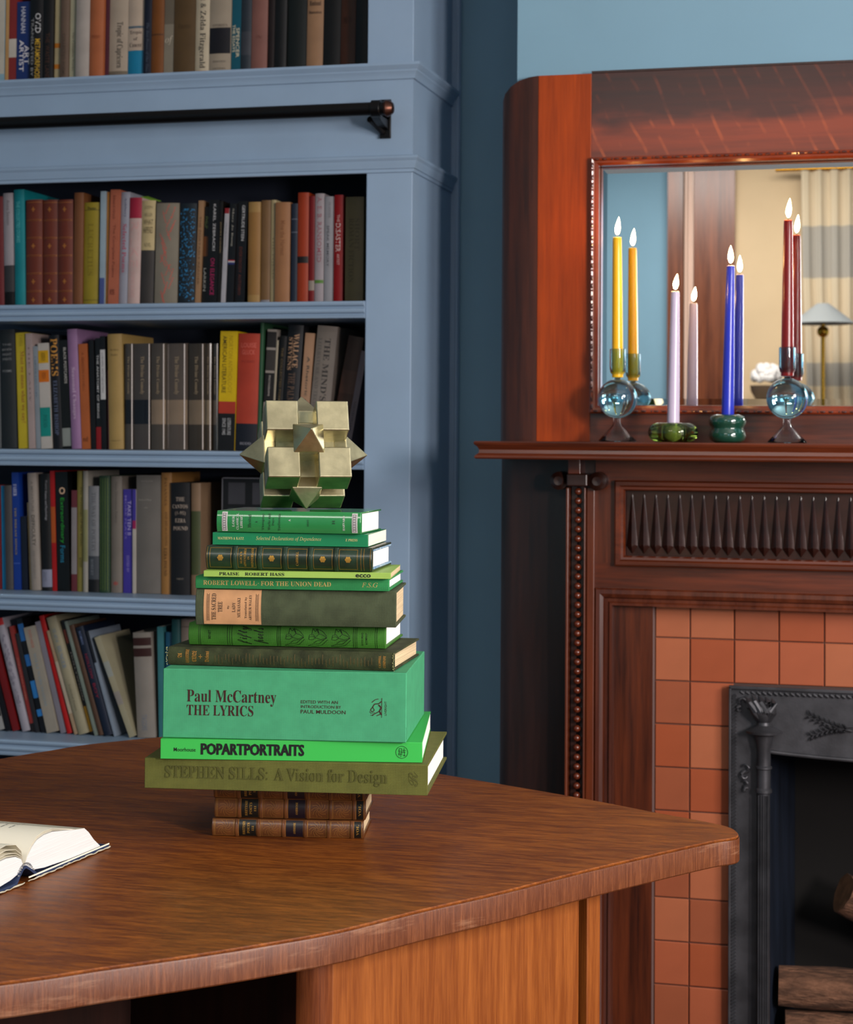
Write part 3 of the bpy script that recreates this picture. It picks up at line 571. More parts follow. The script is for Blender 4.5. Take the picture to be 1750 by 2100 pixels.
(3, -1.2362, 0.032, 0.2536, 0.063, '#131418', 'h', [], [('STEVENS', 'b', '#b08a6a', 0.12, 0.4, 0.1, 0.36, 'v'), ('WALLACE', 'b', '#b08a6a', 0.45, 0.8, 0.07, 0.34, 'v'), ('THE PALM AT THE END', 'b', '#5f4a3c', 0.25, 0.7, 0.38, 0.9, 'v')], 'thick black hardback with copper serif name, third shelf'),
(3, -1.202, 0.0195, 0.2377, 0.068, '#b58d6e', 'p', [], [('A Rhetoric of Irony', 'n', '#2c3a3a', 0.3, 0.7, 0.2, 0.8, 'v')], 'tan paperback titled A Rhetoric of Irony'),
(3, -1.1814, 0.0419, 0.2507, 0.088, '#8a8076', 'h', [], [("THE MIND'S EYE", 'b', '#33302e', 0.45, 0.75, 0.1, 0.8, 'v'), ('LITERATURE AND TECHNOLOGY', 'r', '#66605a', 0.12, 0.3, 0.1, 0.85, 'v')], "wide warm grey hardback reading The Mind's on its spine"),
(3, -1.1373, 0.0322, 0.2313, 0.177, '#4a2c1c', 'h', [(0.3, 0.5, '#5a3828')], [], 'dark brown book leaning right near the jamb, third shelf'),
(3, -1.1036, 0.0121, 0.2032, 0.1751, '#77676c', 'p', [], [('MEMORIES', 'r', '#4a3d42', 0.3, 0.7, 0.5, 0.8, 'v')], 'slim mauve-grey book leaning right against the jamb, third shelf'),
(4, -1.8642, 0.0135, 0.2179, -0.032, '#7a1f26', 'p', [], [], 'thin red book cut by the left edge of the fourth shelf'),
(4, -1.8496, 0.0112, 0.2163, -0.0343, '#1d8fc4', 'p', [], [], 'slim cyan book at the left of the fourth shelf'),
(4, -1.8373, 0.0168, 0.2175, -0.0366, '#4d4a4a', 'h', [], [], 'narrow grey hardback between the cyan and royal blue books'),
(4, -1.8193, 0.0156, 0.2446, -0.0393, '#143a94', 'p', [(0.77, 0.78, '#3a5ab0')], [('FABER', 'r', '#b8bcd0', 0.2, 0.7, 0.1, 0.2, 'v'), ('THE DREAM SONGS', 'r', '#9a8a50', 0.3, 0.6, 0.3, 0.7, 'v')], 'royal blue book leaning left on the fourth shelf'),
(4, -1.8026, 0.0133, 0.1528, -0.0425, '#141a2c', 'p', [], [], 'short dark navy booklet tucked behind the thin cream leaning one'),
(4, -1.787, 0.0077, 0.182, -0.0536, '#b8a078', 'p', [], [], 'short thin cream book leaning left against the pale grey one'),
(4, -1.778, 0.0197, 0.2442, -0.0574, '#a0968c', 'h', [], [('A MINIATURE', 'n', '#6b6560', 0.35, 0.65, 0.07, 0.33, 'v'), ('DIFFICULTY', 'n', '#2c2a2a', 0.3, 0.7, 0.36, 0.62, 'v'), ('AND OTHER ESSAYS', 'n', '#77716c', 0.35, 0.6, 0.66, 0.9, 'v')], 'pale grey hardback reading Difficulty, leaning left'),
(4, -1.7558, 0.0232, 0.2428, -0.039, '#0f0e10', 'h', [(0.82, 0.97, '#8f93a8')], [('Poetry', 'n', '#7d7d80', 0.5, 0.75, 0.06, 0.14, 'v'), ('Poetry and Psychology', 'n', '#9a9aa0', 0.45, 0.7, 0.15, 0.4, 'v'), ('P X', 'n', '#55556a', 0.2, 0.5, 0.84, 0.92, 'h')], 'black hardback with a large white library label'),
(4, -1.7314, 0.0099, 0.2492, -0.0414, '#b01414', 'p', [(0.3, 0.6, '#b5541a')], [], 'slim scarlet and orange book, fourth shelf'),
(4, -1.7204, 0.0275, 0.2473, -0.038, '#0b0c0c', 'p', [], [('Extraordinary', 'n', '#1f8f2c', 0.3, 0.7, 0.22, 0.6, 'v'), ('Forms', 'n', '#1f7a9a', 0.3, 0.7, 0.62, 0.76, 'v'), ('o', 'n', '#c9a98a', 0.3, 0.8, 0.13, 0.19, 'h')], 'black book with bright green and blue lettering'),
(4, -1.6917, 0.0121, 0.2091, -0.015, '#6b3038', 'p', [(0.17, 0.83, '#8f8a8c')], [], 'short maroon book with a long grey label, fourth shelf'),
(4, -1.6791, 0.0165, 0.2497, -0.0145, '#8f8440', 'h', [], [('The Writings of the Poets', 'r', '#3d381c', 0.4, 0.7, 0.13, 0.62, 'v'), ('KNOPF', 'r', '#3d381c', 0.3, 0.7, 0.72, 0.8, 'v')], 'olive-khaki hardback on the fourth shelf'),
(4, -1.6621, 0.0099, 0.2499, -0.0141, '#a39f94', 'h', [(0.32, 0.75, '#8a8a60')], [], 'slim white floral book right of the olive-khaki hardback'),
(4, -1.6517, 0.0251, 0.2188, -0.0136, '#84868a', 'h', [(0.66, 0.88, '#43484f'), (0.88, 1, '#0e0f12')], [('THE WAY OF POETRY', 'r', '#5a5c60', 0.35, 0.7, 0.06, 0.62, 'v'), ('ROBERT', 'r', '#6d7278', 0.25, 0.5, 0.69, 0.84, 'v')], 'cool grey book with dark grey and black lower blocks'),
(4, -1.626, 0.0229, 0.2403, -0.0136, '#24402c', 'h', [], [('pattern', 'P', '#7a8a34', 0.05, 0.95, 0.02, 0.98, 'h')], 'dark green tartan patterned book, fourth shelf'),
(4, -1.602, 0.0239, 0.2396, -0.014, '#7d756c', 'h', [], [('New Directions Poetry', 'n', '#5a534d', 0.35, 0.65, 0.05, 0.4, 'v'), ('*', 'n', '#a8302c', 0.25, 0.7, 0.9, 0.94, 'h')], 'taupe book with a small red emblem at its foot'),
(4, -1.576, 0.0216, 0.2128, -0.014, '#43389c', 'p', [], [('TAKE TEN II', 'n', '#a8a0cc', 0.45, 0.8, 0.11, 0.44, 'v'), ('MORE PLAYS', 'n', '#7a70b8', 0.15, 0.35, 0.06, 0.48, 'v'), ('EDITED BY', 'n', '#8a80c0', 0.35, 0.6, 0.64, 0.8, 'v')], 'violet-blue paperback reading Take Ten II'),
(4, -1.5539, 0.0076, 0.2131, -0.0135, '#bdb7ac', 'p', [(0, 0.3, '#43389c'), (0.3, 0.38, '#a0205a')], [], 'thin white booklet with violet top beside the violet-blue paperback'),
(4, -1.5457, 0.0527, 0.2423, -0.0135, '#736e68', 'h', [], [('THE COLLECTED', 'r', '#9a948c', 0.2, 0.7, 0.045, 0.055, 'h'), ('Poetry & Plays', 'r', '#9a948c', 0.1, 0.65, 0.2, 0.22, 'h'), ('OF', 'r', '#9a948c', 0.35, 0.5, 0.27, 0.28, 'h')], 'very wide warm grey hardback in the middle of the fourth shelf'),
(4, -1.492, 0.0225, 0.248, -0.013, '#a5763e', 'h', [], [('PAVANNES', 'r', '#5a3c1c', 0.35, 0.6, 0.04, 0.27, 'v'), ('AND DIVAGATIONS', 'r', '#5a3c1c', 0.4, 0.65, 0.32, 0.6, 'v'), ('EZRA POUND', 'r', '#4a3016', 0.3, 0.6, 0.62, 0.85, 'v')], 'ochre tan hardback left of the black Cantos volume'),
(4, -1.4684, 0.0415, 0.2283, -0.013, '#17171a', 'h', [], [('THE', 'b', '#a09284', 0.3, 0.75, 0.13, 0.165, 'h'), ('CANTOS', 'b', '#a09284', 0.1, 0.9, 0.195, 0.23, 'h'), ('(1-95)', 'b', '#a09284', 0.25, 0.8, 0.255, 0.295, 'h'), ('EZRA', 'b', '#a09284', 0.25, 0.8, 0.32, 0.355, 'h'), ('POUND', 'b', '#a09284', 0.15, 0.9, 0.39, 0.425, 'h'), ('NEW', 'n', '#7d7468', 0.35, 0.7, 0.85, 0.865, 'h')], 'thick black hardback lettered The Cantos'),
(4, -1.4248, 0.0201, 0.2279, -0.013, '#8f7358', 'h', [(0.25, 0.82, '#4a5230')], [], 'tan book with a moss green middle, left of the black box'),
(5, -1.8548, 0.0194, 0.176, -0.275, '#a8a6a4', 'p', [(0, 0.2, '#1a1a1a'), (0.3, 0.45, '#1a1a1a'), (0.55, 0.66, '#1a1a1a'), (0.76, 0.84, '#1a1a1a')], [], 'black and white striped book at the left of the lowest shelf'),
(5, -1.8324, 0.0116, 0.2121, -0.2847, '#141016', 'p', [], [], 'thin black book left of the dark red one, lowest shelf'),
(5, -1.819, 0.0148, 0.2229, -0.2882, '#7a1518', 'p', [], [], 'dark red leaning book left of the marbled silver one'),
(5, -1.7967, 0.0171, 0.2402, -0.28, '#a9a5b0', 'h', [(0, 0.06, '#b81c20')], [('pattern', 'M', '#7d7886', 0.1, 0.9, 0.15, 0.8, 'h')], 'marbled silver leaning book with a red cap'),
(5, -1.7778, 0.0097, 0.2234, -0.248, '#963530', 'p', [(0.92, 1, '#1a1416')], [('COLLECTED POEMS', 'n', '#c07a66', 0.35, 0.6, 0.3, 0.7, 'v')], 'brick-red leaning book with small pale letters, lowest shelf'),
(5, -1.7667, 0.0086, 0.209, -0.242, '#2a2a2e', 'p', [], [], 'thin dark leaning book right of the brick-red one, lowest shelf'),
(5, -1.7545, 0.0128, 0.2416, -0.2555, '#121218', 'p', [(0.05, 0.2, '#2a6bb0'), (0.32, 0.42, '#2a6bb0'), (0.55, 0.7, '#2f80c8'), (0.8, 0.86, '#2f80c8')], [], 'black leaning book with bright blue panels'),
(5, -1.7402, 0.0253, 0.223, -0.2577, '#a39c8e', 'p', [], [('PATTI SMITH', 'r', '#a85a48', 0.35, 0.6, 0.03, 0.2, 'v'), ('WHAT NARCISSISM', 'r', '#7f8f98', 0.35, 0.6, 0.25, 0.75, 'v')], 'stone coloured leaning book with faint blue and red letters'),
(5, -1.7115, 0.0116, 0.2364, -0.2667, '#86838f', 'p', [], [], 'thin lavender-grey leaning book beside the vivid red one'),
(5, -1.6972, 0.0114, 0.2501, -0.2741, '#c01210', 'h', [], [], 'vivid red leaning hardback, lowest shelf'),
(5, -1.6785, 0.0082, 0.2211, -0.3036, '#b09678', 'p', [(0.3, 0.8, '#c0b29c')], [], 'thin tan edged leaning book right of the vivid red one'),
(5, -1.6676, 0.0216, 0.25, -0.3117, '#a39c80', 'h', [], [('THE ART OF', 'r', '#6b7d8a', 0.3, 0.65, 0.1, 0.22, 'v'), ('HUNGER', 'b', '#6b7d90', 0.3, 0.7, 0.25, 0.44, 'v'), ('Collected Essays', 'r', '#5d5a4a', 0.35, 0.6, 0.58, 0.8, 'v')], 'pale olive leaning hardback with blue serif title'),
(5, -1.6435, 0.0094, 0.2433, -0.298, '#171412', 'p', [(0.08, 0.2, '#6b2f20'), (0.75, 0.97, '#8f6a12')], [('HOLLYWOOD', 'n', '#8f8a80', 0.35, 0.65, 0.28, 0.7, 'v')], 'thin black leaning book with an ochre foot'),
(5, -1.6326, 0.0062, 0.2427, -0.299, '#7d8a80', 'p', [], [], 'very thin sage grey leaning book right of the ochre-footed one'),
(5, -1.6239, 0.0103, 0.2345, -0.3062, '#5a4030', 'h', [], [], 'walnut brown leaning book left of the navy one, lowest shelf'),
(5, -1.6109, 0.0176, 0.2302, -0.303, '#142036', 'h', [], [('ROMAN', 'n', '#6b7aa0', 0.3, 0.6, 0.04, 0.16, 'v'), ('HOLLOW', 'n', '#8a1f34', 0.3, 0.65, 0.25, 0.48, 'v'), ('BOY', 'n', '#8a1f34', 0.3, 0.65, 0.52, 0.66, 'v')], 'navy leaning hardback with dim red capital letters'),
(5, -1.5903, 0.0062, 0.2225, -0.302, '#8a98a8', 'p', [(0.0, 0.3, '#20242c')], [], 'very thin pale blue leaning booklet right of the navy hardback'),
(5, -1.5546, 0.013, 0.2168, -0.383, '#aaa488', 'p', [(0.25, 0.4, '#a3a8a0'), (0.55, 0.68, '#9f9890')], [], 'cream pictorial paperback leaning steeply beside the pale grey volume'),
(5, -1.5395, 0.0396, 0.2143, -0.064, '#948d84', 'h', [(0.05, 0.125, '#3a1a16'), (0.15, 0.23, '#3a1a16')], [('TAGORE', 'n', '#6b7480', 0.3, 0.6, 0.78, 0.93, 'v')], 'pale grey upright volume with two dark brown title labels'),
(5, -1.4923, 0.0128, 0.2277, -0.032, '#3f7f86', 'p', [], [], 'slim sea-green book left of the petrol blue one, lowest shelf'),
(5, -1.4785, 0.0149, 0.2173, -0.013, '#1d5a7a', 'h', [], [], 'narrow petrol blue book on the lowest shelf beside the stack'),
(5, -1.4614, 0.017, 0.2447, -0.013, '#174a4c', 'h', [], [], 'dark bottle-green hardback on the lowest shelf behind the stack'),
(5, -1.4433, 0.0297, 0.2452, -0.013, '#8f8074', 'h', [(0.06, 0.065, '#5a5048')], [], 'beige hardback peeking above the green stack, lowest shelf'),
]

ROWN = {1: 'books on the top shelf', 2: 'books on the second shelf', 3: 'books on the third shelf', 4: 'books on the fourth shelf', 5: 'books on the lowest shelf'}
YS = 3.545
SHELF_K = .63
SHELF_NAMES = {1: SZ[0], 2: SZ[1], 3: SZ[2], 4: SZ[3], 5: SZ[4]}
def pattern(mb, kind, w, h, surf, u0, u1, f0, f1, seed):
    rnd = random.Random(seed)
    def blob(x, z, r, n=5, s=1.0, a=0.0):
        vs = []
        for i in range(n):
            t = 2 * PI * i / n + rnd.random()
            px, pz = r * math.cos(t), r * s * math.sin(t)
            vs.append(surf(min(w * .97, max(w * .03, x + px * math.cos(a) - pz * math.sin(a))), min(h * .99, max(h * .01, z + px * math.sin(a) + pz * math.cos(a))), 0))
        mb.add(vs, [tuple(range(n))])
    X0, X1, Z0, Z1 = u0 * w, u1 * w, h * (1 - f1), h * (1 - f0)
    if kind == 'X':      # fern sprays
        for k in range(22):
            cx, cz = rnd.uniform(X0 + .006, X1 - .006), Z0 + (Z1 - Z0) * (k + .5) / 22
            a = rnd.choice((-1, 1)) * rnd.uniform(.4, 1.0)
            for j in range(7):
                blob(cx + (j - 3) * .0022 * math.sin(a), cz + (j - 3) * .0035, .0030, 4, .35, a + (j % 2 - .5) * 1.6)
    if kind == 'Y':      # blue speckles
        for k in range(330):
            blob(rnd.uniform(X0, X1), rnd.uniform(Z0, Z1), rnd.uniform(.0006, .002), 5, rnd.uniform(.4, 1), rnd.random() * 3)
    if kind == 'P':      # tartan lines
        for k in range(4):
            x = X0 + (X1 - X0) * (k + .5) / 4; mb.add([surf(x - .0003, Z0, 0), surf(x + .0003, Z0, 0), surf(x + .0003, Z1, 0), surf(x - .0003, Z1, 0)], [(0, 1, 2, 3)])
        for k in range(26):
            z = Z0 + (Z1 - Z0) * (k + .5) / 26; mb.add([surf(X0, z, 0), surf(X1, z, 0), surf(X1, z + .0006, 0), surf(X0, z + .0006, 0)], [(0, 1, 2, 3)])
    if kind == 'M':      # marbling streaks
        for k in range(50):
            blob(rnd.uniform(X0 + .002, X1 - .002), rnd.uniform(Z0, Z1), rnd.uniform(.001, .0022), 5, 2.4, rnd.uniform(-.5, .5))
for idx, (row, X, w, h, lean, colr, st, bands, texts, lab) in enumerate(SHELF_BOOKS):
    rnd = random.Random(idx * 31 + 5)
    d = min(.225, h * rnd.uniform(.62, .72)); z0 = SHELF_NAMES[row]
    if row == 1 and h > .2: h = .215 + rnd.random() * .04
    yo = rnd.uniform(-.004, .006)
    root = thing('book', lab, 'book', (X if lean <= 0 else X + w / math.cos(lean), YS + yo, z0 + .0003), 0, ROWN[row])
    root.rotation_euler = (0, lean, 0)
    o0 = 0.0 if lean <= 0 else -w
    hard = st in 'hLG'
    bl = {'h': min(.0035, w * .12), 'L': .0045, 'G': .003, 'p': .0006}[st]
    bt = .0022 if hard and w > .012 else .0006
    nseg = 8 if hard else 2
    def surf(a, z, e, o0=o0, bl=bl, w=w): return (o0 + a, -bl * (1 - (2 * a / w - 1) ** 2) - .00035 - e, z)
    arc = [(w * i / nseg, -bl * (1 - (2 * i / nseg - 1) ** 2)) for i in range(nseg + 1)]
    poly = arc + [(w, d), (w - bt, d), (w - bt, .004), (bt, .004), (bt, d), (0, d)]
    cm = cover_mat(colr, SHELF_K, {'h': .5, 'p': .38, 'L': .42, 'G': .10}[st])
    mb = MB().prism([(o0 + a, b) for a, b in poly], 0, h, lambda a, b, c: (a, b, c))
    if st == 'L':
        for f in (.02, .19, .355, .52, .685, .85):
            z = h * (1 - f)
            if f > .1: rbm = MB().molding([(o0 + a, b) for a, b in arc[1:-1]], [(0, -.0012), (.0016, -.0008), (.0018, .0), (.0016, .0008), (0, .0012)], lambda u, v, q, z=z: (u, v, q + z)); rbm.build('raised_band', cm, root, smooth=30)
    mb.build('cover', cm, root, smooth=30)
    ov = .003 if hard else .0002
    MB().box(o0 + bt + .0001, o0 + w - bt - .0001, .0045, d - ov, ov, h - ov).build('pages', M_PAGE, root)
    for f0, f1, c in bands:
        n = max(nseg, 2); vs = []
        for i in range(n + 1):
            a = w * i / n * .994 + w * .003
            vs += [surf(a, h * (1 - f1), -.0001), surf(a, h * (1 - f0), -.0001)]
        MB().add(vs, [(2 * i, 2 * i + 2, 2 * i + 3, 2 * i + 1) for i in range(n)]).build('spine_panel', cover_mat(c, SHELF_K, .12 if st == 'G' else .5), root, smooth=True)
    tm = {}
    for body, fo, c, u0, u1, f0, f1, dr in texts:
        q = tm.setdefault(c, MB())
        if body == 'pattern': pattern(q, fo, w, h, surf, u0, u1, f0, f1, idx)
        else: letters(q, body, fo, u0 * w, u1 * w, h * (1 - f1), h * (1 - f0), surf, -1 if dr == 'v' else 0)
    for c, q in tm.items():
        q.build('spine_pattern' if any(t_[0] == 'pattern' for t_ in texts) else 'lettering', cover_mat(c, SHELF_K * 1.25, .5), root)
    if st == 'L':
        q = MB()
        for f in (.025, .185, .195, .35, .36, .515, .525, .68, .69, .845, .855, .975):
            z = h * (1 - f); a0, a1 = w * .04, w * .96; n = 6
            vs = [surf(a0 + (a1 - a0) * i / n, z + s, .0001) for i in range(n + 1) for s in (-.0004, .0004)]
            q.add(vs, [(2 * i, 2 * i + 2, 2 * i + 3, 2 * i + 1) for i in range(n)])
        for f in (.09, .43, .76, .93):
            z = h * (1 - f); c0 = w / 2
            for a, b in ((.004, .0012), (.0012, .005)):
                q.add([surf(c0 - a, z - b, .0002), surf(c0 + a, z - b, .0002), surf(c0 + a, z + b, .0002), surf(c0 - a, z + b, .0002)], [(0, 1, 2, 3)])
        q.build('gilt_tooling', mat('dull_gilt', '#a0652c', rough=.4, metal=.3), root, stuff=True)
    if st == 'G':      # seams of the glossy clear jacket
        q = MB().tube([(o0 + w * .86, -.0016, .001), (o0 + w * .86, -.0016, h - .001)], .0009, 6)
        q.build('clear_jacket_fold', mat('clear_jacket', '#d9cfc8', rough=.08, spec=.9), root, smooth=True)
# black box file standing right of the fourth shelf's books
z0 = SZ[3]
bxf = thing('box_file', 'large black box file with square grey label panels, fourth shelf', 'box file', (-1.368, 3.56, z0 + .0003))
MB().cbox(0, .128, 0, .20, 0, .242, .002).build('case', cover_mat('#101012', .8, .45), bxf)
for i in range(2):
    for j in range(4): MB().box(.016 + i * .052, .016 + i * .052 + .036, -.0008, 0, .03 + j * .052, .03 + j * .052 + .044).build('label_panel', cover_mat('#35353a', .9, .5), bxf)
MB().box(.002, .004, -.0008, 0, .002, .24).box(.002, .124, -.0008, 0, .238, .24).build('edge_piping', cover_mat('#55555a', 1.2, .4), bxf)
# things lying on top of the rows
t = thing('leaf_bookmark', 'green leaf tip standing out above the red and white book', 'leaf', (-1.575, 3.60, SZ[1] + .2345), 0, None)
MB().add([(0, 0, 0), (.012, .02, .004), (.030, .05, -.003), (.018, .04, -.006), (0, 0, .0006), (.012, .02, .0046), (.030, .05, -.0024), (.018, .04, -.0054)], [(0, 1, 2, 3), (4, 5, 6, 7), (0, 1, 5, 4), (1, 2, 6, 5), (2, 3, 7, 6), (3, 0, 4, 7)]).build('blade', mat('leaf_green', '#6f9a2c', rough=.5), t)
# ------------------------------------------------------------ fireplace surround (everything below and including the mantel shelf)
FC = .12                                  # centre line of the chimneypiece in x
fp = thing('fireplace_surround', 'dark oak fireplace surround with beaded columns and carved frieze', 'fireplace', (FC, 3.40, 0))
def fx(x): return x - FC
def fy(y): return y - 3.40
def fbox(mb, x0, x1, y0, y1, z0, z1, both=False, b=0):
    g = (lambda *a: mb.cbox(*a, b)) if b else mb.box
    g(fx(x0), fx(x1), fy(y0), fy(y1), z0, z1)
    if both: g(-fx(x1), -fx(x0), fy(y0), fy(y1), z0, z1)
    return mb
ML = -.748
# mantel shelf: moulded edge swept round front and ends
mprof = [(0, -.031), (.010, -.031), (.0125, -.0285), (.011, -.025), (.006, -.021), (.005, -.015), (.008, -.0095), (.0125, -.006), (.0135, -.0025), (.0115, 0), (0, 0)]
MZ = 1.2075
mb = MB().molding([(fx(ML + .0135), fy(3.44)), (fx(ML + .0135), fy(3.1835)), (-fx(ML + .0135), fy(3.1835)), (-fx(ML + .0135), fy(3.44))], mprof, lambda u, v, w: (u, v, w + MZ))
mb.box(fx(ML + .0135), -fx(ML + .0135), fy(3.1835), fy(3.44), MZ - .031, MZ)
mb.build('mantel_shelf', M_OAK, fp, smooth=25)
# side planks with rounded outer edge
for s in (1, -1):
    pl = [(fx(-.746), fy(3.449)), (fx(-.746), fy(3.40)), (fx(-.742), fy(3.375)), (fx(-.730), fy(3.362)), (fx(-.715), fy(3.357)), (fx(-.60), fy(3.357)), (fx(-.60), fy(3.449))]
    MB().prism([(s * a, b) for a, b in pl], 0, MZ - .031, lambda a, b, c: (a, b, c)).build('side_plank', M_OAKD, fp, smooth=30)
# beaded columns: backing, two fillets, two dark channels, a string of turned beads
bead_me = MB().ball((0, 0, 0), .0066, 12, 8, sc=(1, 1, .95)).mesh('bead', mat('polished_bead_oak', '#5a2410', rough=.22, coat=.6), True)
for s in (1, -1):
    X = lambda x: s * fx(x)
    def cb(x0, x1, y0, y1, z0, z1, nm, m, bv=0):
        a, b = sorted((X(x0), X(x1))); return MB().box(a, b, fy(y0), fy(y1), z0, z1).build(nm, m, fp, bevel=bv)
    colm = cb(-.612, -.556, 3.335, 3.45, 0, MZ - .031, 'beaded_column', M_OAKD)
    cb(-.607, -.602, 3.300, 3.336, 0, 1.125, 'fillet', M_OAKV, .0015)
    cb(-.575, -.5725, 3.305, 3.336, 0, 1.125, 'fillet', M_OAKV, .0008)
    cb(-.5715, -.558, 3.318, 3.336, 0, 1.125, 'fillet', M_OAKV, .001)
    cb(-.600, -.590, 3.322, 3.336, 0, 1.14, 'groove_strip', M_OAKD)
    cb(-.582, -.576, 3.318, 3.336, 0, 1.14, 'groove_strip', M_OAKD)
    cb(-.603, -.566, 3.285, 3.336, 1.128, 1.150, 'capital_block', M_OAKD, .002)
    cb(-.600, -.578, 3.282, 3.336, 1.150, 1.1765, 'capital_neck', M_OAK, .001)
    for xx in (-.6205, -.5505):
        MB().lathe([(.0, fy(3.296)), (.008, fy(3.295)), (.0125, fy(3.300)), (.0165, fy(3.303)), (.0165, fy(3.336)), (0, fy(3.336))], (X(xx), 0, 1.137), 20, ax='y').build('volute', M_OAKD, fp, smooth=30)
    k = 0; z = 1.118
    while z > .02:
        put('bead', bead_me, colm, (X(-.5865), fy(3.310), z)); z -= .0170
    MB().lathe([(.0, 1.155), (.004, 1.15), (.006, 1.135), (.006, 1.128), (0, 1.126)], (X(-.5865), fy(3.310), 0), 12).build('bead_finial', M_CARVE, fp, smooth=True)
# frieze boards
RX = -fx(-.558)
MB().box(fx(-.558), RX, fy(3.330), fy(3.345), 1.122, MZ - .031).build('frieze_rail', M_OAK, fp)
MB().box(fx(-.558), RX, fy(3.330), fy(3.345), .945, .990).build('frieze_rail', M_OAK, fp)
MB().box(fx(-.558), fx(-.520), fy(3.330), fy(3.345), .990, 1.122).build('frieze_stile', M_OAKV, fp)
MB().box(-fx(-.520), RX, fy(3.330), fy(3.345), .990, 1.122).build('frieze_stile', M_OAKV, fp)
cpn = MB().box(fx(-.525), -fx(-.525), fy(3.342), fy(3.352), .98, 1.13).build('carved_panel', M_CARVE, fp)
px0, px1, pz0, pz1 = fx(-.522), -fx(-.522), .985, 1.139
prf = [(0, .0), (0, .014), (-.003, .017), (-.009, .017), (-.012, .013), (-.016, .012), (-.0185, .006), (-.0185, -.006), (0, -.006)]
MB().molding([(px0, pz0), (px1, pz0), (px1, pz1), (px0, pz1)], prf, lambda u, v, w: (u, fy(3.330) - w * .8, v), closed=True).build('panel_molding', M_OAK, fp, smooth=25)
# carved flutes, each a faceted kite
fl = MB().add([(0, .0, .108), (-.0018, 0, .104), (-.0102, 0, .014), (0, 0, 0), (.0102, 0, .014), (.0018, 0, .104), (0, -.0085, .018), (0, -.0015, .100)],
              [(0, 1, 7), (1, 2, 6, 7), (2, 3, 6), (3, 4, 6), (4, 5, 7, 6), (5, 0, 7), (0, 5, 4, 3, 2, 1)]).mesh('carved_flute', M_CARVE)
up = MB().add([(0, .0, 0), (-.0018, 0, .004), (-.0096, 0, .100), (0, 0, .110), (.0096, 0, .100), (.0018, 0, .004), (0, .0045, .096)],
              [(0, 1, 6), (1, 2, 6), (2, 3, 6), (3, 4, 6), (4, 5, 6), (5, 0, 6)]).mesh('carved_hollow', M_CARVE)
x = -.4925
while x < -fx(-.4925) + FC + .001:
    put('carved_flute', fl, cpn, (fx(x), fy(3.3405), 1.0065)); x += .02135
# rail above the tiles and inner mouldings
bol = [(0, -.002), (0, .020), (.003, .024), (.010, .025), (.016, .022), (.019, .016), (.024, .015), (.027, .019), (.031, .018), (.033, .010), (.033, -.002)]
ix0, ix1 = fx(-.558), -fx(-.558)
mb = MB().molding([(ix0, 0), (ix0, .945), (ix1, .945), (ix1, 0)], bol, lambda u, v, w: (u, fy(3.345) - w, v))
mb.build('bolection_molding', M_OAKD if False else wood('mantel_molding_oak', '#2e1009', '#66301a', 'z', 1.0, .28, .5), fp, smooth=25)
for s in (1, -1):
    a, b = sorted((s * fx(-.527), s * fx(-.456)))
    MB().box(a, b, fy(3.350), fy(3.37), 0, .915).build('inner_stile', M_OAKV, fp)
    a, b = sorted((s * fx(-.4565), s * fx(-.4545)))
    MB().box(a, b, fy(3.352), fy(3.37), 0, .912).build('edge_fillet', mat('grey_worn_edge', '#6b5a58', rough=.5), fp)
# ------------------------------------------------------------ tiles
ts = thing('tile_surround', 'terracotta tile surround between the oak frame and the iron insert', 'tile surround', (FC, 3.38, 0))
MB().box(fx(-.4555), fx(-.300), -.004, .012, 0, .914).box(-fx(-.300), -fx(-.4555), -.004, .012, 0, .914).box(fx(-.300), -fx(-.300), -.004, .012, .70, .914).build('grout_bed', mat('dark_grout', '#4a3a36', rough=.95), ts)
def tile_mesh(w, h, m):
    b = .0016
    v = [(0, .006, 0), (w, .006, 0), (w, .006, h), (0, .006, h), (0, b - .004, 0), (w, b - .004, 0), (w, b - .004, h), (0, b - .004, h), (b, -.004, b), (w - b, -.004, b), (w - b, -.004, h - b), (b, -.004, h - b)]
    return MB().add(v, [(0, 1, 5, 4), (1, 2, 6, 5), (2, 3, 7, 6), (3, 0, 4, 7), (4, 5, 9, 8), (5, 6, 10, 9), (6, 7, 11, 10), (7, 4, 8, 11), (8, 9, 10, 11)]).mesh('tile', m)
TM = [mat('terracotta_glaze_%s' % n, c, rough=.32, var=.12, vscale=7, bump=.15, bscale=60, bdist=.0008, coat=.15) for n, c in (('warm', '#a3573a'), ('pale', '#a86142'), ('brown', '#955136'), ('red', '#9b4e30'))]
_tm = {}
def tile(x, z, w, h, k):
    key = (round(w, 4), round(h, 4), k)
    if key not in _tm: _tm[key] = tile_mesh(w, h, TM[k])
    rr = random.Random(int(x * 977 + z * 3571))
    put('tile', _tm[key], ts, (fx(x), -.004 + rr.uniform(-.0008, .0008), z), (rr.uniform(-.006, .006), 0, rr.uniform(-.008, .008)))
TX, TZ, G = .0791, .0777, .0019
zrows = [(.8555, .0545)] + [(.8547 - TZ * (i + 1) + G / 2, TZ - G) for i in range(11)]
rk = random.Random(3)
for ri, (z, h) in enumerate(zrows):
    if z < 0: z, h = 0.001, h + z
    cols = [(-.4545, .0615)] + [(-.392 + TX * i + G / 2, TX - G) for i in range(13)] + [(.636, .0585)]
    for ci, (x, w) in enumerate(cols):
        if ri >= 2 and 2 <= ci <= 12: continue
        tile(x, z, w, h, rk.randrange(4))
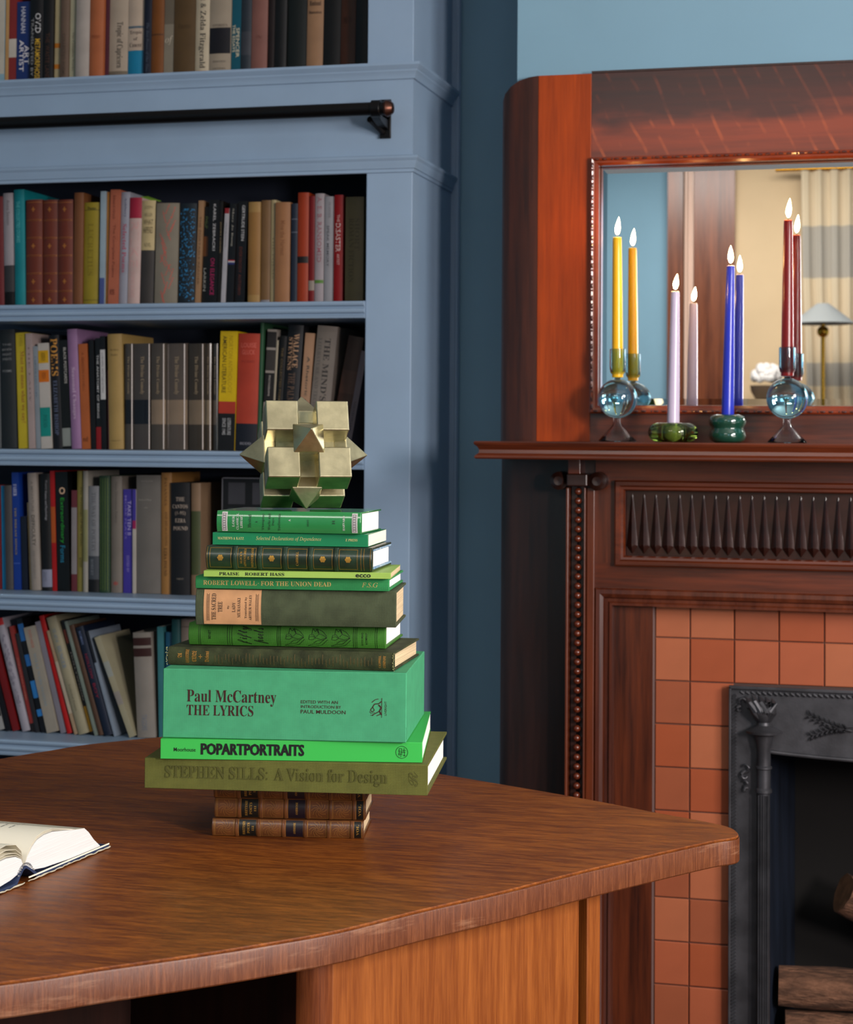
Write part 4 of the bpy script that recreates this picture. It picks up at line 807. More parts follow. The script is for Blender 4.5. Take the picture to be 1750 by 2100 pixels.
# ------------------------------------------------------------ cast iron insert
ii = thing('fireplace_insert', 'black cast iron fireplace insert with torch columns and laurel relief', 'fireplace insert', (FC, 3.36, 0))
iy = lambda y: y - 3.36
for s in (1, -1):
    def ib(x0, x1, y0, y1, z0, z1): a, b = sorted((s * fx(x0), s * fx(x1))); return (a, b, iy(y0), iy(y1), z0, z1)
    MB().box(*ib(-.320, -.270, 3.356, 3.3675, 0, .774)).build('side_plate', M_IRON, ii, bevel=.001)
    mb = MB(); z = .01
    while z < .758:
        a = s * fx(-.3115); mb.tube([(a - .004, iy(3.3545), z), (a + .004, iy(3.3545), z + .0055)], .0026, 5); z += .0062
    mb.build('rope_border', M_IRON, ii, smooth=True, stuff=True)
    MB().box(*ib(-.320, -.316, 3.349, 3.358, 0, .774)).build('outer_fillet', M_IRON, ii, bevel=.001)
    # torch column
    cx, cy = s * fx(-.2575), iy(3.341)
    prof = [(.011, 0), (.011, .590), (.0145, .592), (.0145, .597), (.012, .600), (.012, .632), (.0145, .634), (.0145, .637), (.012, .639), (.0118, .668), (.0135, .672), (.017, .690), (.018, .6925), (.031, .696), (.032, .700), (.020, .7055), (.0125, .710), (.0115, .715), (.015, .719), (.020, .727), (.0205, .730), (0, .732)]
    MB().lathe(prof, (cx, cy, 0), 24).build('torch_column', M_IRON, ii, smooth=30)
    mb = MB()
    for k in range(5):
        a = cx - .008 + k * .004
        mb.tube([(a, cy - .013, 0.002), (a, cy - .0115, .588)], .0012, 5)
    mb.build('column_reeding', M_IRON, ii, smooth=True)
    mb = MB()
    for k, (dx, zt_, bend) in enumerate(((.017, .757, .004), (.010, .760, -.003), (.002, .762, -.010), (-.007, .764, -.016), (-.014, .758, -.022), (.012, .748, .0), (-.004, .750, -.014))):
        b = s * bend; d = s * dx
        mb.tube([(cx + d * .45, cy - .008, .722), (cx + d, cy - .015, .735), (cx + d + b * .4, cy - .013, (.737 + zt_) / 2 + .003), (cx + d * .6 + b, cy - .007, zt_)], [.0060, .0075, .0055, .0014], 8)
    mb.build('torch_flame', M_IRON, ii, smooth=True)
    mb = MB()
    for dx, dz, r0, a0, a1 in ((-.297, .748, .007, 0, 4.4), (-.288, .752, .005, 3, -1.5), (-.301, .735, .005, 1.2, 5.5), (-.284, .742, .004, 4, 8), (-.291, .632, .008, -1.8, 3.0), (-.291, .618, .007, 1.4, 6.0), (-.292, .605, .006, -1.5, 2.8), (-.289, .593, .004, 1, 5)):
        pts = []; n_ = 9
        for k in range(n_):
            q_ = k / (n_ - 1); th = a0 + (a1 - a0) * q_; rr = r0 * (1 - .45 * q_)
            pts.append((s * (fx(dx) + rr * math.cos(th)), iy(3.351) - .003 * math.sin(PI * q_), dz + rr * math.sin(th) * 1.1))
        mb.tube(pts, [.0032 * (1 - .6 * k / (n_ - 1)) for k in range(n_)], 7)
    mb.build('acanthus_relief', M_IRON, ii, smooth=True, stuff=True)
# top plate and hood with a shallow curved lip
MB().box(fx(-.320), -fx(-.320), iy(3.349), iy(3.358), .770, .776).build('top_fillet', M_IRON, ii, bevel=.001)
hood = [(fx(-.270) + (2 * -fx(-.270)) * i / 24, .647 + .014 * (1 - (abs(i - 12) / 12) ** 2.2) - .012) for i in range(25)]
hood = [(a, .655 + .012 * (abs(a) / abs(fx(-.27))) ** 3 - .004) for a, _ in hood]
MB().prism(hood + [(-fx(-.270), .771), (fx(-.270), .771)], iy(3.358), iy(3.368), lambda a, b, c: (a, c, b)).build('hood_plate', M_IRON, ii)
MB().tube([(a, iy(3.356), b) for a, b in hood], .0035, 8).build('hood_lip', M_IRON, ii, smooth=True)
mb = MB(); x = fx(-.300)
while x < -fx(-.300):
    mb.tube([(x, iy(3.355), .7655), (x + .006, iy(3.355), .7615)], .0024, 5); x += .0098
mb.build('rope_border', M_IRON, ii, smooth=True, stuff=True)
def laurel(x0, z0, x1, z1, nl):
    mb = MB(); st = Vector((x0, iy(3.354), z0)); en = Vector((x1, iy(3.354), z1)); d = en - st
    mid = (st + en) / 2 + Vector((0, 0, .006 if z1 > z0 else -.006))
    mb.tube([st, mid, en], [.0012, .0018, .0022], 6)
    nrm = Vector((-d.z, 0, d.x)).normalized()
    for k in range(nl):
        t = k / nl; p = st.lerp(en, t) + Vector((0, 0, (.006 if z1 > z0 else -.006) * 4 * t * (1 - t) * .5))
        for sg in (1, -1):
            tip = p - d.normalized() * .009 + nrm * sg * .0085 + Vector((0, -.002, 0))
            mb.tube([p, (p + tip) / 2 + Vector((0, -.003, 0)), tip], [.0012, .0040, .0006], 6, flat=.6)
    return mb
lb = laurel(-.175, .728, -.105, .704, 8); lb.v = [(v[0] - FC, v[1], v[2]) for v in lb.v]
lb.build('laurel_branch', M_IRON, ii, smooth=True)
lb = laurel(-.172, .694, -.105, .712, 8); lb.v = [(v[0] - FC, v[1], v[2]) for v in lb.v]
lb.build('laurel_branch', M_IRON, ii, smooth=True)
lb = laurel(-.03, .735, -.105, .706, 8); lb.v = [(v[0] - FC, v[1], v[2]) for v in lb.v]
lb.build('laurel_branch', M_IRON, ii, smooth=True)
# firebox lining
MB().add([(fx(-.258), iy(3.372), 0), (fx(-.225), iy(3.70), 0), (fx(-.225), iy(3.70), .69), (fx(-.258), iy(3.372), .69)], [(0, 1, 2, 3)]).add([(fx(-.262), iy(3.372), 0), (fx(-.229), iy(3.70), 0), (fx(-.229), iy(3.70), .69), (fx(-.262), iy(3.372), .69)], [(0, 1, 2, 3)]).build('firebox_cheek', M_SOOT, ii)
MB().box(-fx(-.225), -fx(-.262), iy(3.372), iy(3.70), 0, .69).build('firebox_cheek', M_SOOT, ii)
MB().box(fx(-.23), -fx(-.23), iy(3.70), iy(3.71), 0, .69).build('firebox_back', M_BLACK, ii)
MB().box(fx(-.26), -fx(-.26), iy(3.375), iy(3.71), .68, .69).build('firebox_top', M_BLACK, ii)
MB().box(fx(-.26), -fx(-.26), iy(3.33), iy(3.71), .0, .03).build('hearth_floor', M_BLACK, ii)
# logs
M_BARK = mat('split_log_bark', '#6b4a37', rough=.95, var=.55, vscale=14, stretch=(1.5, 6, 6), bump=1.0, bscale=40, bdist=.008)
M_CUT = mat('log_end_grain', '#7d5a40', rough=.95, var=.35, vscale=40, bump=.4, bscale=90, bdist=.002)
def log(name, lab, a, b, r, seed):
    A, B = Vector(a), Vector(b); c = (A + B) / 2; rd = random.Random(seed)
    t = thing(name, lab, 'log', tuple(c)); d = (B - A).normalized(); u = d.cross(Vector((0, 0, 1))).normalized(); w = d.cross(u)
    n, m = 20, 14; L = (B - A).length; v = []
    ph = [rd.uniform(0, 6) for _ in range(5)]
    for i in range(m + 1):
        for j in range(n):
            th = 2 * PI * j / n
            rr = r * (1 + .10 * math.sin(2 * th + ph[0]) + .07 * math.sin(3 * th + ph[1] + i * .25) + .035 * math.sin(9 * th + ph[2] + i * .6) + .03 * rd.uniform(-1, 1))
            v.append((A - c) + d * L * i / m + u * rr * math.cos(th) + w * rr * math.sin(th))
    mb = MB().add(v, [(i * n + j, i * n + (j + 1) % n, (i + 1) * n + (j + 1) % n, (i + 1) * n + j) for i in range(m) for j in range(n)])
    mb.build('bark', M_BARK, t, smooth=60)
    MB().add([v[j] for j in range(n)], [tuple(range(n))]).build('cut_end', M_CUT, t); MB().add([v[m * n + j] for j in range(n)], [tuple(range(n))]).build('cut_end', M_CUT, t)
    return t
log('firewood_log', 'pale-barked log lying across the firebox, topmost of the two level logs', (-.240, 3.47, .222), (.22, 3.50, .215), .036, 1)
log('firewood_log', 'dark log at the bottom of the firebox under the pale one', (-.228, 3.46, .134), (.20, 3.50, .128), .041, 2)
log('firewood_log', 'log leaning in the firebox with its rounded cut end upwards', (-.128, 3.56, .375), (.12, 3.64, .25), .040, 3)
log('firewood_log', 'thick log lying on the hearth floor under the other logs', (-.20, 3.50, .058), (.24, 3.53, .058), .026, 4)

# ------------------------------------------------------------ overmantel with the bevelled mirror
om = thing('overmantel_mirror', 'tall oak overmantel holding the wide mirror above the mantel shelf', 'mirror', (FC, 3.40, MZ))
oz = lambda z: z - MZ
TOPZ = 1.897
for s in (1, -1):
    pl = [(-.7605, 3.449), (-.7600, 3.446), (-.754, 3.438), (-.742, 3.431), (-.724, 3.425), (-.704, 3.4212), (-.686, 3.420)]
    hs = [1.852, 1.855, 1.868, 1.880, 1.890, 1.895, TOPZ]
    v = []; n = len(pl)
    for (a, b), h in zip(pl, hs): v += [(s * fx(a), fy(b), 0), (s * fx(a), fy(b), oz(h))]
    v += [(s * fx(-.686), fy(3.449), 0), (s * fx(-.686), fy(3.449), oz(TOPZ))]
    k = len(v) // 2
    MB().add(v, [(2 * i, 2 * ((i + 1) % k), 2 * ((i + 1) % k) + 1, 2 * i + 1) for i in range(k)] + [tuple(2 * i + 1 for i in range(k)), tuple(2 * i for i in range(k))[::-1]]).build('rounded_edge', wood('mantel_oak_rounded', '#1a0b07', '#54240f', 'z', .9, .4, .25), om, smooth=40)
    a, b = sorted((s * fx(-.686), s * fx(-.5845)))
    MB().box(a, b, fy(3.420), fy(3.449), 0, oz(TOPZ)).build('stile', M_OAKO, om, bevel=.001)
MB().box(fx(-.584), -fx(-.584), fy(3.4205), fy(3.449), oz(1.7374), oz(TOPZ)).build('top_rail', M_OAKF, om)
MB().box(fx(-.584), -fx(-.584), fy(3.418), fy(3.449), oz(TOPZ), oz(TOPZ) + .004).build('top_cap', M_OAKD, om)
MB().box(fx(-.584), -fx(-.584), fy(3.4205), fy(3.449), 0, oz(1.2603)).build('bottom_rail', M_OAK, om)
gx0, gx1, gz0, gz1 = fx(-.584), -fx(-.584), oz(1.2603), oz(1.7374)
pr = [(0, -.010), (0, .0115), (-.003, .0135), (-.0055, .012), (-.0065, .008), (-.010, .0075), (-.0145, .004), (-.0150, -.010)]
MB().molding([(gx0, gz0), (gx1, gz0), (gx1, gz1), (gx0, gz1)], pr, lambda u, v, w: (u, fy(3.4205) - w, v), closed=True).build('mirror_molding', mat('glossy_red_oak', '#7a2f14', rough=.2, coat=.6, var=.25, vscale=20), om, smooth=25)
mb = MB()
def eggs(a, b, fixed, vert):
    t = a + .012; k = 0
    while t < b - .01:
        c = (fixed, fy(3.4085), t) if vert else (t, fy(3.4085), fixed)
        sc = (.42, .5, 1.0) if vert else (1.0, .5, .42)
        if k % 3 != 2: mb.ball(c, .0058, 8, 5, sc=sc); t += .0145
        else:
            mb.ball(c, .0026, 6, 4, sc=(1, .8, 1)); t += .0085
        k += 1
eggs(gx0, gx1, gz1 - .004, False); eggs(gx0, gx1, gz0 + .004, False); eggs(gz0, gz1, gx0 + .004, True); eggs(gz0, gz1, gx1 - .004, True)
mb.build('egg_and_dart_carving', mat('dark_egg_carving', '#4a1d10', rough=.25, coat=.5), om, smooth=True, stuff=True)
M_MIR = mat('silvered_mirror_glass', (.93, .93, .92), rough=.0, metal=1.0)
bw, bd = .0135, .0008
g0, g1, h0, h1 = gx0 + .0145, gx1 - .0145, gz0 + .0145, gz1 - .0145
yg = fy(3.435)
MB().add([(g0 + bw, yg, h0 + bw), (g1 - bw, yg, h0 + bw), (g1 - bw, yg, h1 - bw), (g0 + bw, yg, h1 - bw)], [(0, 1, 2, 3)]).build('mirror_glass', M_MIR, om)
MB().add([(g0, yg + bd, h0), (g1, yg + bd, h0), (g1, yg + bd, h1), (g0, yg + bd, h1), (g0 + bw, yg, h0 + bw), (g1 - bw, yg, h0 + bw), (g1 - bw, yg, h1 - bw), (g0 + bw, yg, h1 - bw)],
         [(0, 1, 5, 4), (1, 2, 6, 5), (2, 3, 7, 6), (3, 0, 4, 7)]).build('mirror_bevel', M_MIR, om)

# ------------------------------------------------------------ candles and holders on the mantel shelf
M_GLASS = mat('pale_teal_glass', (.62, .86, .92), rough=.02, trans=1.0, ior=1.45)
M_CLEAR = mat('smoky_clear_glass', (.86, .93, .96), rough=.02, trans=1.0, ior=1.22)
M_GGRN = mat('olive_green_glass', (.55, .66, .28), rough=.03, trans=1.0, ior=1.45)
M_BOTTLE = mat('bottle_green_glazed', '#0f3f30', rough=.06, coat=1.0, spec=.7)
M_FLAME = mat('candle_flame', (1, .7, .3), emis=(1.0, .56, .20), estr=170.0)
M_WICK = mat('burnt_wick', '#1a1310', rough=.9)
def taper(lab, grp, x, y, zb, zt, rb, rt, lean, m, tipm, fx_, fz_):
    zb, zt = 1.21 + (zb - 1.21) * 1.0277, 1.21 + (zt - 1.21) * 1.0277
    t = thing('taper_candle', lab, 'candle', (x, y, zb), 0, grp)
    H = zt - zb
    prof = [(0, 0), (rb * .96, 0), (rb, .003)] + [(rb + (rt - rb) * (k / 10) ** 1.3, H * k / 10 * .985) for k in range(1, 11)]
    mb = MB().lathe(prof + [(rt * .93, H - .001)], n=28)
    v = mb.v; mb.v = [(a + lean * c / H, b, c) for a, b, c in v]; mb.build('wax', m, t, smooth=50)
    mb = MB().lathe([(rt * .93, H - .001), (rt * .9, H), (rt * .45, H - .0012), (0, H - .0018)], n=28); mb.v = [(a + lean * c / H, b, c) for a, b, c in mb.v]; mb.build('melted_tip', tipm, t, smooth=True)
    MB().tube([(lean, 0, H - .002), (lean + .0002, 0, H + .005), (lean + fx_ * .2, 0, H + .008)], .0007, 6).build('wick', M_WICK, t)
    P = [(0, .0045), (.0028, .007), (.0043, .0115), (.0048, .016), (.0040, .022), (.0025, .029), (.0010, .034), (0, .037)]
    P = [(r, z * fz_) for r, z in P]
    mb = MB().lathe(P, (lean, 0, H), 16); mb.v = [(a + fx_ * max(0, (c - H) / .037) ** 1.5, b, c) for a, b, c in mb.v]
    mb.build('flame', M_FLAME, t, smooth='all')
    return t
W = lambda n, c, e: mat(n, c, rough=.28, sss=.6, coat=.2, emis=None)
CK = 1.0277       # candle sizes follow from their distance, the mantel shelf being 0.26 m deep
YW, LV, BL_, RD = W('yellow_wax', '#f2b90f', 0), W('lavender_wax', '#c9bcd2', 0), W('cobalt_wax', '#2434b8', 0), W('oxblood_wax', '#7a1412', 0)
taper('yellow taper candle burning in the left teal glass holder', 'lit taper candles', -.5203, 3.340, 1.3215, 1.5692, .0102, .0082, -.002, YW, mat('melted_yellow', '#f7d873', rough=.15, sss=.5), .003, 1.0)
taper('lavender taper candle burning in the flat olive glass ring holder', 'lit taper candles', -.4138, 3.294, 1.2215, 1.4683, .0112, .0078, .003, LV, mat('melted_lavender', '#efd9c9', rough=.15, sss=.5), .0045, .85)
taper('cobalt blue taper candle burning in the bottle green holder', 'lit taper candles', -.3229, 3.345, 1.2480, 1.5162, .0112, .0072, .0048, BL_, mat('melted_blue', '#c6b6e0', rough=.15, sss=.5), .0, .98)
taper('oxblood red taper candle burning in the right teal glass holder', 'lit taper candles', -.2161, 3.314, 1.3225, 1.5897, .0112, .0078, .0012, RD, mat('melted_red', '#d9301c', rough=.15, sss=.5), .0028, 1.05)
def globe_holder(lab, x, y, R):
    t = thing('candle_holder', lab, 'candle holder', (x, y, MZ + .0002), 0, 'blown glass globe candle holders'); t.scale = (CK, CK, CK)
    z0 = .0; zc = .0765
    foot = [(.0325, .0005), (.0335, .0015), (.0330, .0030), (.020, .017), (.0095, .0285), (.0068, .036), (.0072, .042), (.0045, .042), (.0042, .035), (.0065, .027), (.017, .0145), (.030, .0020)]
    MB().lathe(foot, n=40, closed=True).build('glass_foot', M_CLEAR, t, smooth=50)
    n = 22; o_, i_ = [], []
    for k in range(n + 1):
        a = -PI / 2 + PI * k / n
        o_.append((max(.0, R * math.cos(a)), zc + R * math.sin(a))); i_.append((max(0, (R - .0016) * math.cos(a)), zc + (R - .0016) * math.sin(a)))
    o_[0] = (0, o_[0][1]); 
    MB().lathe(o_, n=40).lathe(i_, n=40).build('glass_globe', M_GLASS, t, smooth='all')
    zt = zc + R
    cup = [(.0045, zt - .0012), (.0055, zt + .002), (.0080, zt + .006), (.0128, zt + .011), (.0142, zt + .018), (.0142, zt + .052), (.0136, zt + .0525), (.0128, zt + .052), (.0128, zt + .019), (.0105, zt + .0125), (.0035, zt + .0095), (0.0001, zt + .0085), (.0001, zt - .0005)]
    MB().lathe(cup, n=36, closed=True).build('candle_cup', M_GLASS, t, smooth=50)
    return t
globe_holder('teal glass globe candle holder carrying the yellow candle', -.5203, 3.340, .0348)
globe_holder('teal glass globe candle holder carrying the red candle', -.2161, 3.314, .0352)
t = thing('candle_holder', 'flat ring-shaped olive green glass holder carrying the lavender candle', 'candle holder', (-.4138, 3.294, MZ + .0002))
tor = [(.0275 + .0168 * math.cos(a), .0176 + .0172 * math.sin(a)) for a in [2 * PI * k / 24 for k in range(24)]]
tin = [(.0275 + .0146 * math.cos(a), .0176 + .0150 * math.sin(a)) for a in [2 * PI * k / 24 for k in range(24)]]
MB().lathe(tor, n=48, closed=True).lathe(tin, n=48, closed=True).build('glass_ring', M_GGRN, t, smooth='all')
MB().lathe([(.0, .003), (.0112, .003), (.0112, .0138), (0, .0138)], n=24).build('socket_floor', M_GGRN, t, smooth=30)
t = thing('candle_holder', 'bottle green double-bulge candle holder carrying the blue candle', 'candle holder', (-.3229, 3.345, MZ + .0002))
pr2 = [(0, .0), (.022, .0), (.030, .004), (.0330, .012), (.0315, .020), (.0285, .0245), (.0285, .0270), (.0320, .0320), (.0335, .0395), (.0305, .0470), (.022, .0505), (.0135, .0508), (.0118, .0490), (.0118, .0400), (0, .0400)]
MB().lathe(pr2, n=48).build('glazed_body', M_BOTTLE, t, smooth=50)

# ------------------------------------------------------------ what the mirror shows of the rest of the room
t = thing('curtain', 'cream curtain with wide grey bands seen in the mirror', 'curtain', (-.30, -2.92, 0))
mb = MB(); n = 60; zs = [.05, 1.50, 1.62, 2.06, 2.33, 2.62]; wv = lambda i: (.27 * (i / n - .5) * 2, .02 * math.sin(i * .75) + .008 * math.sin(i * 1.9))
for k in range(5):
    v = []
    for i in range(n + 1):
        a, b = wv(i)
        for z in (zs[k], zs[k + 1]): sq = 1 - .25 * (1 - (z - .05) / 2.57) * (1 if z < 1.7 else .6); v.append((a * sq - .05 * (2.6 - z) * 0, b, z))
    mb.add(v, [(2 * i, 2 * i + 2, 2 * i + 3, 2 * i + 1) for i in range(n)], k % 2)
mb.build('cloth', [mat('cream_linen', '#c4b296', rough=.9), mat('grey_linen', '#9c958a', rough=.9)], t, smooth='all')
MB().lathe([(.012, -.40), (.012, .40)], (0, 0, 2.63), 12, ax='x').build('curtain_rod', M_BRASS, t, smooth=True)
t = thing('table_lamp', 'brass lamp with flat grey shade seen at the right of the mirror', 'lamp', (-.44, -2.55, 0))
MB().lathe([(0, 0), (.12, 0), (.12, .02), (.015, .04), (.010, .06), (.010, 1.80), (0, 1.80)], n=20).build('stem', M_BRASS, t, smooth=40)
MB().lathe([(.03, 1.90), (.16, 1.80), (.158, 1.80), (.028, 1.897)], n=32, closed=True).build('lamp_shade', mat('grey_shade', '#7d8080', rough=.7), t, smooth=40)
MB().ball((.0, 0, 1.76), .03, 16, 10).build('brass_knob', M_BRASS, t, smooth=True)
t = thing('side_table', 'narrow pale side table against the rear wall seen in the mirror', 'table', (-.745, -2.86, 0))
MB().cbox(-.14, .14, -.14, .14, 1.36, 1.40, .006).build('table_top', mat('pale_wood_paint', '#b9a98c', rough=.6), t)
for a in (-.115, .115):
    for b in (-.11, .11): MB().lathe([(.012, 0), (.018, 1.36)], (a, b, 0), 10).build('leg', mat('pale_wood_paint', '#b9a98c'), t, smooth=True)
t = thing('flower_bowl', 'round white flower head in a dark bowl seen in the mirror', 'flowers', (-.74, -2.86, 1.4005))
MB().lathe([(0, 0), (.03, 0), (.045, .01), (.08, .07), (.085, .10), (.078, .10), (.04, .02), (0, .015)], n=28).build('bowl', mat('dark_brown_bowl', '#5a4838', rough=.5), t, smooth=40)
mb = MB(); rd = random.Random(4)
for k in range(60):
    a, b = rd.uniform(0, 2 * PI), rd.uniform(-.2, 1); r = .062
    mb.ball((r * math.cos(a) * math.cos(b), r * math.sin(a) * math.cos(b), .145 + r * math.sin(b)), .022, 6, 4)
mb.build('white_petals', mat('white_petals', '#e2dcd8', rough=.9), t, smooth=True, stuff=True)
# ------------------------------------------------------------ desk
ZT = .7544
desk = thing('desk', 'large curved walnut desk carrying the stack of green books', 'desk', (-.75, 2.0, 0))
OUT = [(-1.45, .98), (-1.2, 1.08), (-.95, 1.24), (-.738, 1.422), (-.676, 1.484), (-.613, 1.546), (-.561, 1.603), (-.514, 1.662), (-.462, 1.753), (-.4006, 1.850), (-.346, 1.948), (-.283, 2.052), (-.225, 2.143),
       (-.2035, 2.168), (-.1965, 2.184), (-.2000, 2.208), (-.2140, 2.234), (-.247, 2.2577), (-.309, 2.2937), (-.378, 2.3366), (-.4555, 2.3805), (-.537, 2.423), (-.624, 2.4674), (-.80, 2.557),
       (-.95, 2.633), (-1.02, 2.672), (-1.065, 2.680), (-1.109, 2.644), (-1.184, 2.55), (-1.215, 2.481), (-1.25, 2.399), (-1.38, 2.05), (-1.5, 1.65), (-1.58, 1.3), (-1.58, 1.1), (-1.54, 1.0)]
def smooth_poly(P, k=5):
    n = len(P); r = []
    for i in range(n):
        p0, p1, p2, p3 = [Vector(P[(i + j - 1) % n]) for j in range(4)]
        for s in range(k):
            t = s / k
            r.append(tuple(.5 * ((2 * p1) + (p2 - p0) * t + (2 * p0 - 5 * p1 + 4 * p2 - p3) * t * t + (3 * p1 - p0 - 3 * p2 + p3) * t ** 3)))
    return [(a + .75, b - 2.0) for a, b in r]
SO = smooth_poly(OUT)
def inset(P, d):
    n = len(P); r = []
    for i in range(n):
        a, b = Vector(P[i - 1]), Vector(P[(i + 1) % n]); t = (b - a).normalized()
        r.append((P[i][0] - t.y * d, P[i][1] + t.x * d))
    return r
def ring_solid(layers, name, m, **kw):
    mb = MB(); n = len(SO); v = []
    for d, z in layers: v += [(a, b, z) for a, b in inset(SO, d)]
    f = [(k * n + i, k * n + (i + 1) % n, (k + 1) * n + (i + 1) % n, (k + 1) * n + i) for k in range(len(layers) - 1) for i in range(n)]
    f += [tuple(range(n))[::-1], tuple(range((len(layers) - 1) * n, len(layers) * n))]
    return mb.add(v, f).build(name, m, desk, **kw)
ring_solid([(.0030, ZT - .029), (.0030, ZT - .003), (.0016, ZT - .0022), (.0014, ZT - .001), (.0022, ZT)], 'desk_top', M_DESK)
mb = MB(); n = len(SO); L4 = [(.0032, ZT - .0035), (.0006, ZT - .0030), (0, ZT - .0045), (0, ZT - .0290), (.0012, ZT - .0305), (.008, ZT - .0310), (.008, ZT - .029)]
v = []
for d, z in L4: v += [(a, b, z) for a, b in inset(SO, d)]
mb.add(v, [(k * n + i, k * n + (i + 1) % n, (k + 1) * n + (i + 1) % n, (k + 1) * n + i) for k in range(len(L4) - 1) for i in range(n)])
mb.build('edge_band', M_DESKV, desk, smooth=30)
A, U = Vector((-.5444 + .75, 1.666 - 2.0)), Vector((.498, .867)).normalized(); N = Vector((U.y, -U.x))
def ploc(s, o, z): q = A + U * s + N * o; return (q.x, q.y, z)
def pbox(s0, s1, o0, o1, z0, z1): return MB().prism([(s0, o0), (s1, o0), (s1, o1), (s0, o1)], z0, z1, ploc)
zb = ZT - .0305
pbox(.026, .048, -.022, 0, 0, zb).build('pedestal_stile', M_DESKP, desk, bevel=.001)
pbox(.048, .389, -.022, -.0015, 0, zb).build('pedestal_panel', M_DESKP, desk)
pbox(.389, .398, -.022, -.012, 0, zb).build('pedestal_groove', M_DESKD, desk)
pbox(.398, .4205, -.022, .003, 0, zb).build('pedestal_stile', M_DESKP, desk, bevel=.0012)
mb = MB().prism([(.026, -.022), (.026, .0), (.018, .0), (.0095, -.003), (.0035, -.009), (.0005, -.018), (0, -.022), (.026, -.022)], 0, zb, ploc)
mb.build('rounded_post', wood('desk_post_wood', '#5a2a10', '#8a4a20', 'z', 4.0, 0.3, 0.3, figure=.5), desk, smooth=50)
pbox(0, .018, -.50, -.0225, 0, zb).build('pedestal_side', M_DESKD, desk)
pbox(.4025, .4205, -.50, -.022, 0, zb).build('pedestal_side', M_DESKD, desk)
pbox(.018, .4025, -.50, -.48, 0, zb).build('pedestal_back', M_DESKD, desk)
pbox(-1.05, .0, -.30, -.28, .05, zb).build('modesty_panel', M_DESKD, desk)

# ------------------------------------------------------------ stack of books on the desk
GRP = 'stack of books on the desk'
def weave_mat(nm, c, k=1.0, rough=.7, wv=260, st=.5, var=.12):
    return mat(nm, tuple(hexc(c, k)[:3]), rough=rough, spec=.3, var=var, vscale=60, bump=st, bdist=.0003, weave=wv)
def sbook(lab, x, y, z0, z1, rot, L, D, cm, pm, bulge=.0, bt=.0024, over=.003, cover_cm=None, soft=False):
    t = z1 - z0
    root = thing('book', lab, 'book', (x, y, ZT + z0 + .0002), math.radians(rot), GRP)
    t -= .0004; ns = 10 if bulge > .001 else 3
    arc = [(-bulge * (1 - (2 * i / ns - 1) ** 2), t * i / ns) for i in range(ns + 1)]
    poly = arc + [(D, t), (D, t - bt), (.005, t - bt), (.005, bt), (D, bt), (D, 0)]
    MB().prism(poly, 0, L, lambda a, b, c: (c, a, b)).build('cover', cm, root, smooth=30, bevel=(.0004 if soft else .0007))
    MB().box(over, L - over, .0055, D - over, bt + .0001, t - bt - .0001).build('pages', pm, root)
    def surf(a, b, e, o=.00035): return (a, -bulge * (1 - (2 * b / t - 1) ** 2) - o - e, b)
    return root, surf, t
def patch(mb, surf, a0, a1, b0, b1, n=8, e=0.0):
    vs = [surf(a, b0 + (b1 - b0) * i / n, e) for i in range(n + 1) for a in (a0, a1)]
    mb.add(vs, [(2 * i, 2 * i + 1, 2 * i + 3, 2 * i + 2) for i in range(n)])
def frame(mb, surf, a0, a1, b0, b1, w, e=.0001):
    patch(mb, surf, a0, a1, b0, b0 + w, 1, e); patch(mb, surf, a0, a1, b1 - w, b1, 1, e)
    patch(mb, surf, a0, a0 + w, b0, b1, 8, e); patch(mb, surf, a1 - w, a1, b0, b1, 8, e)
def flower(mb, surf, a, b, r, e=.0002, pet=6):
    for k in range(pet):
        t_ = 2 * PI * k / pet; c = (a + r * .6 * math.cos(t_), b + r * .6 * math.sin(t_))
        vs = [surf(c[0] + r * .42 * math.cos(t_ + q), c[1] + r * .42 * math.sin(t_ + q), e) for q in (0, .8, 1.6, 2.4, 3.14, 3.9, 4.7, 5.5)]
        mb.add(vs, [tuple(range(8))])
    mb.add([surf(a + r * .35 * math.cos(q), b + r * .35 * math.sin(q), e + .0001) for q in (0, 1, 2, 3, 4, 5)], [tuple(range(6))])
def ridge(mb, surf, a, wd, t, hgt, n=10):
    v = []
    for i in range(n + 1):
        b = t * (.01 + .98 * i / n)
        for da, e in ((-wd, 0), (-wd * .7, hgt * .7), (0, hgt), (wd * .7, hgt * .7), (wd, 0)): v.append(surf(a + da, b, e, 0))
    mb.add(v, [(i * 5 + j, i * 5 + j + 1, i * 5 + 5 + j + 1, i * 5 + 5 + j) for i in range(n) for j in range(4)])
def curl(mb, surf, pts, w, e=.0001):
    """thin inked line along pts (a,b)"""
    for (a0, b0), (a1, b1) in zip(pts, pts[1:]):
        d = Vector((a1 - a0, b1 - b0)); 
        if d.length < 1e-7: continue
        q = Vector((-d.y, d.x)).normalized() * w / 2
        mb.add([surf(a0 - q.x, b0 - q.y, e), surf(a1 - q.x, b1 - q.y, e), surf(a1 + q.x, b1 + q.y, e), surf(a0 + q.x, b0 + q.y, e)], [(0, 1, 2, 3)])

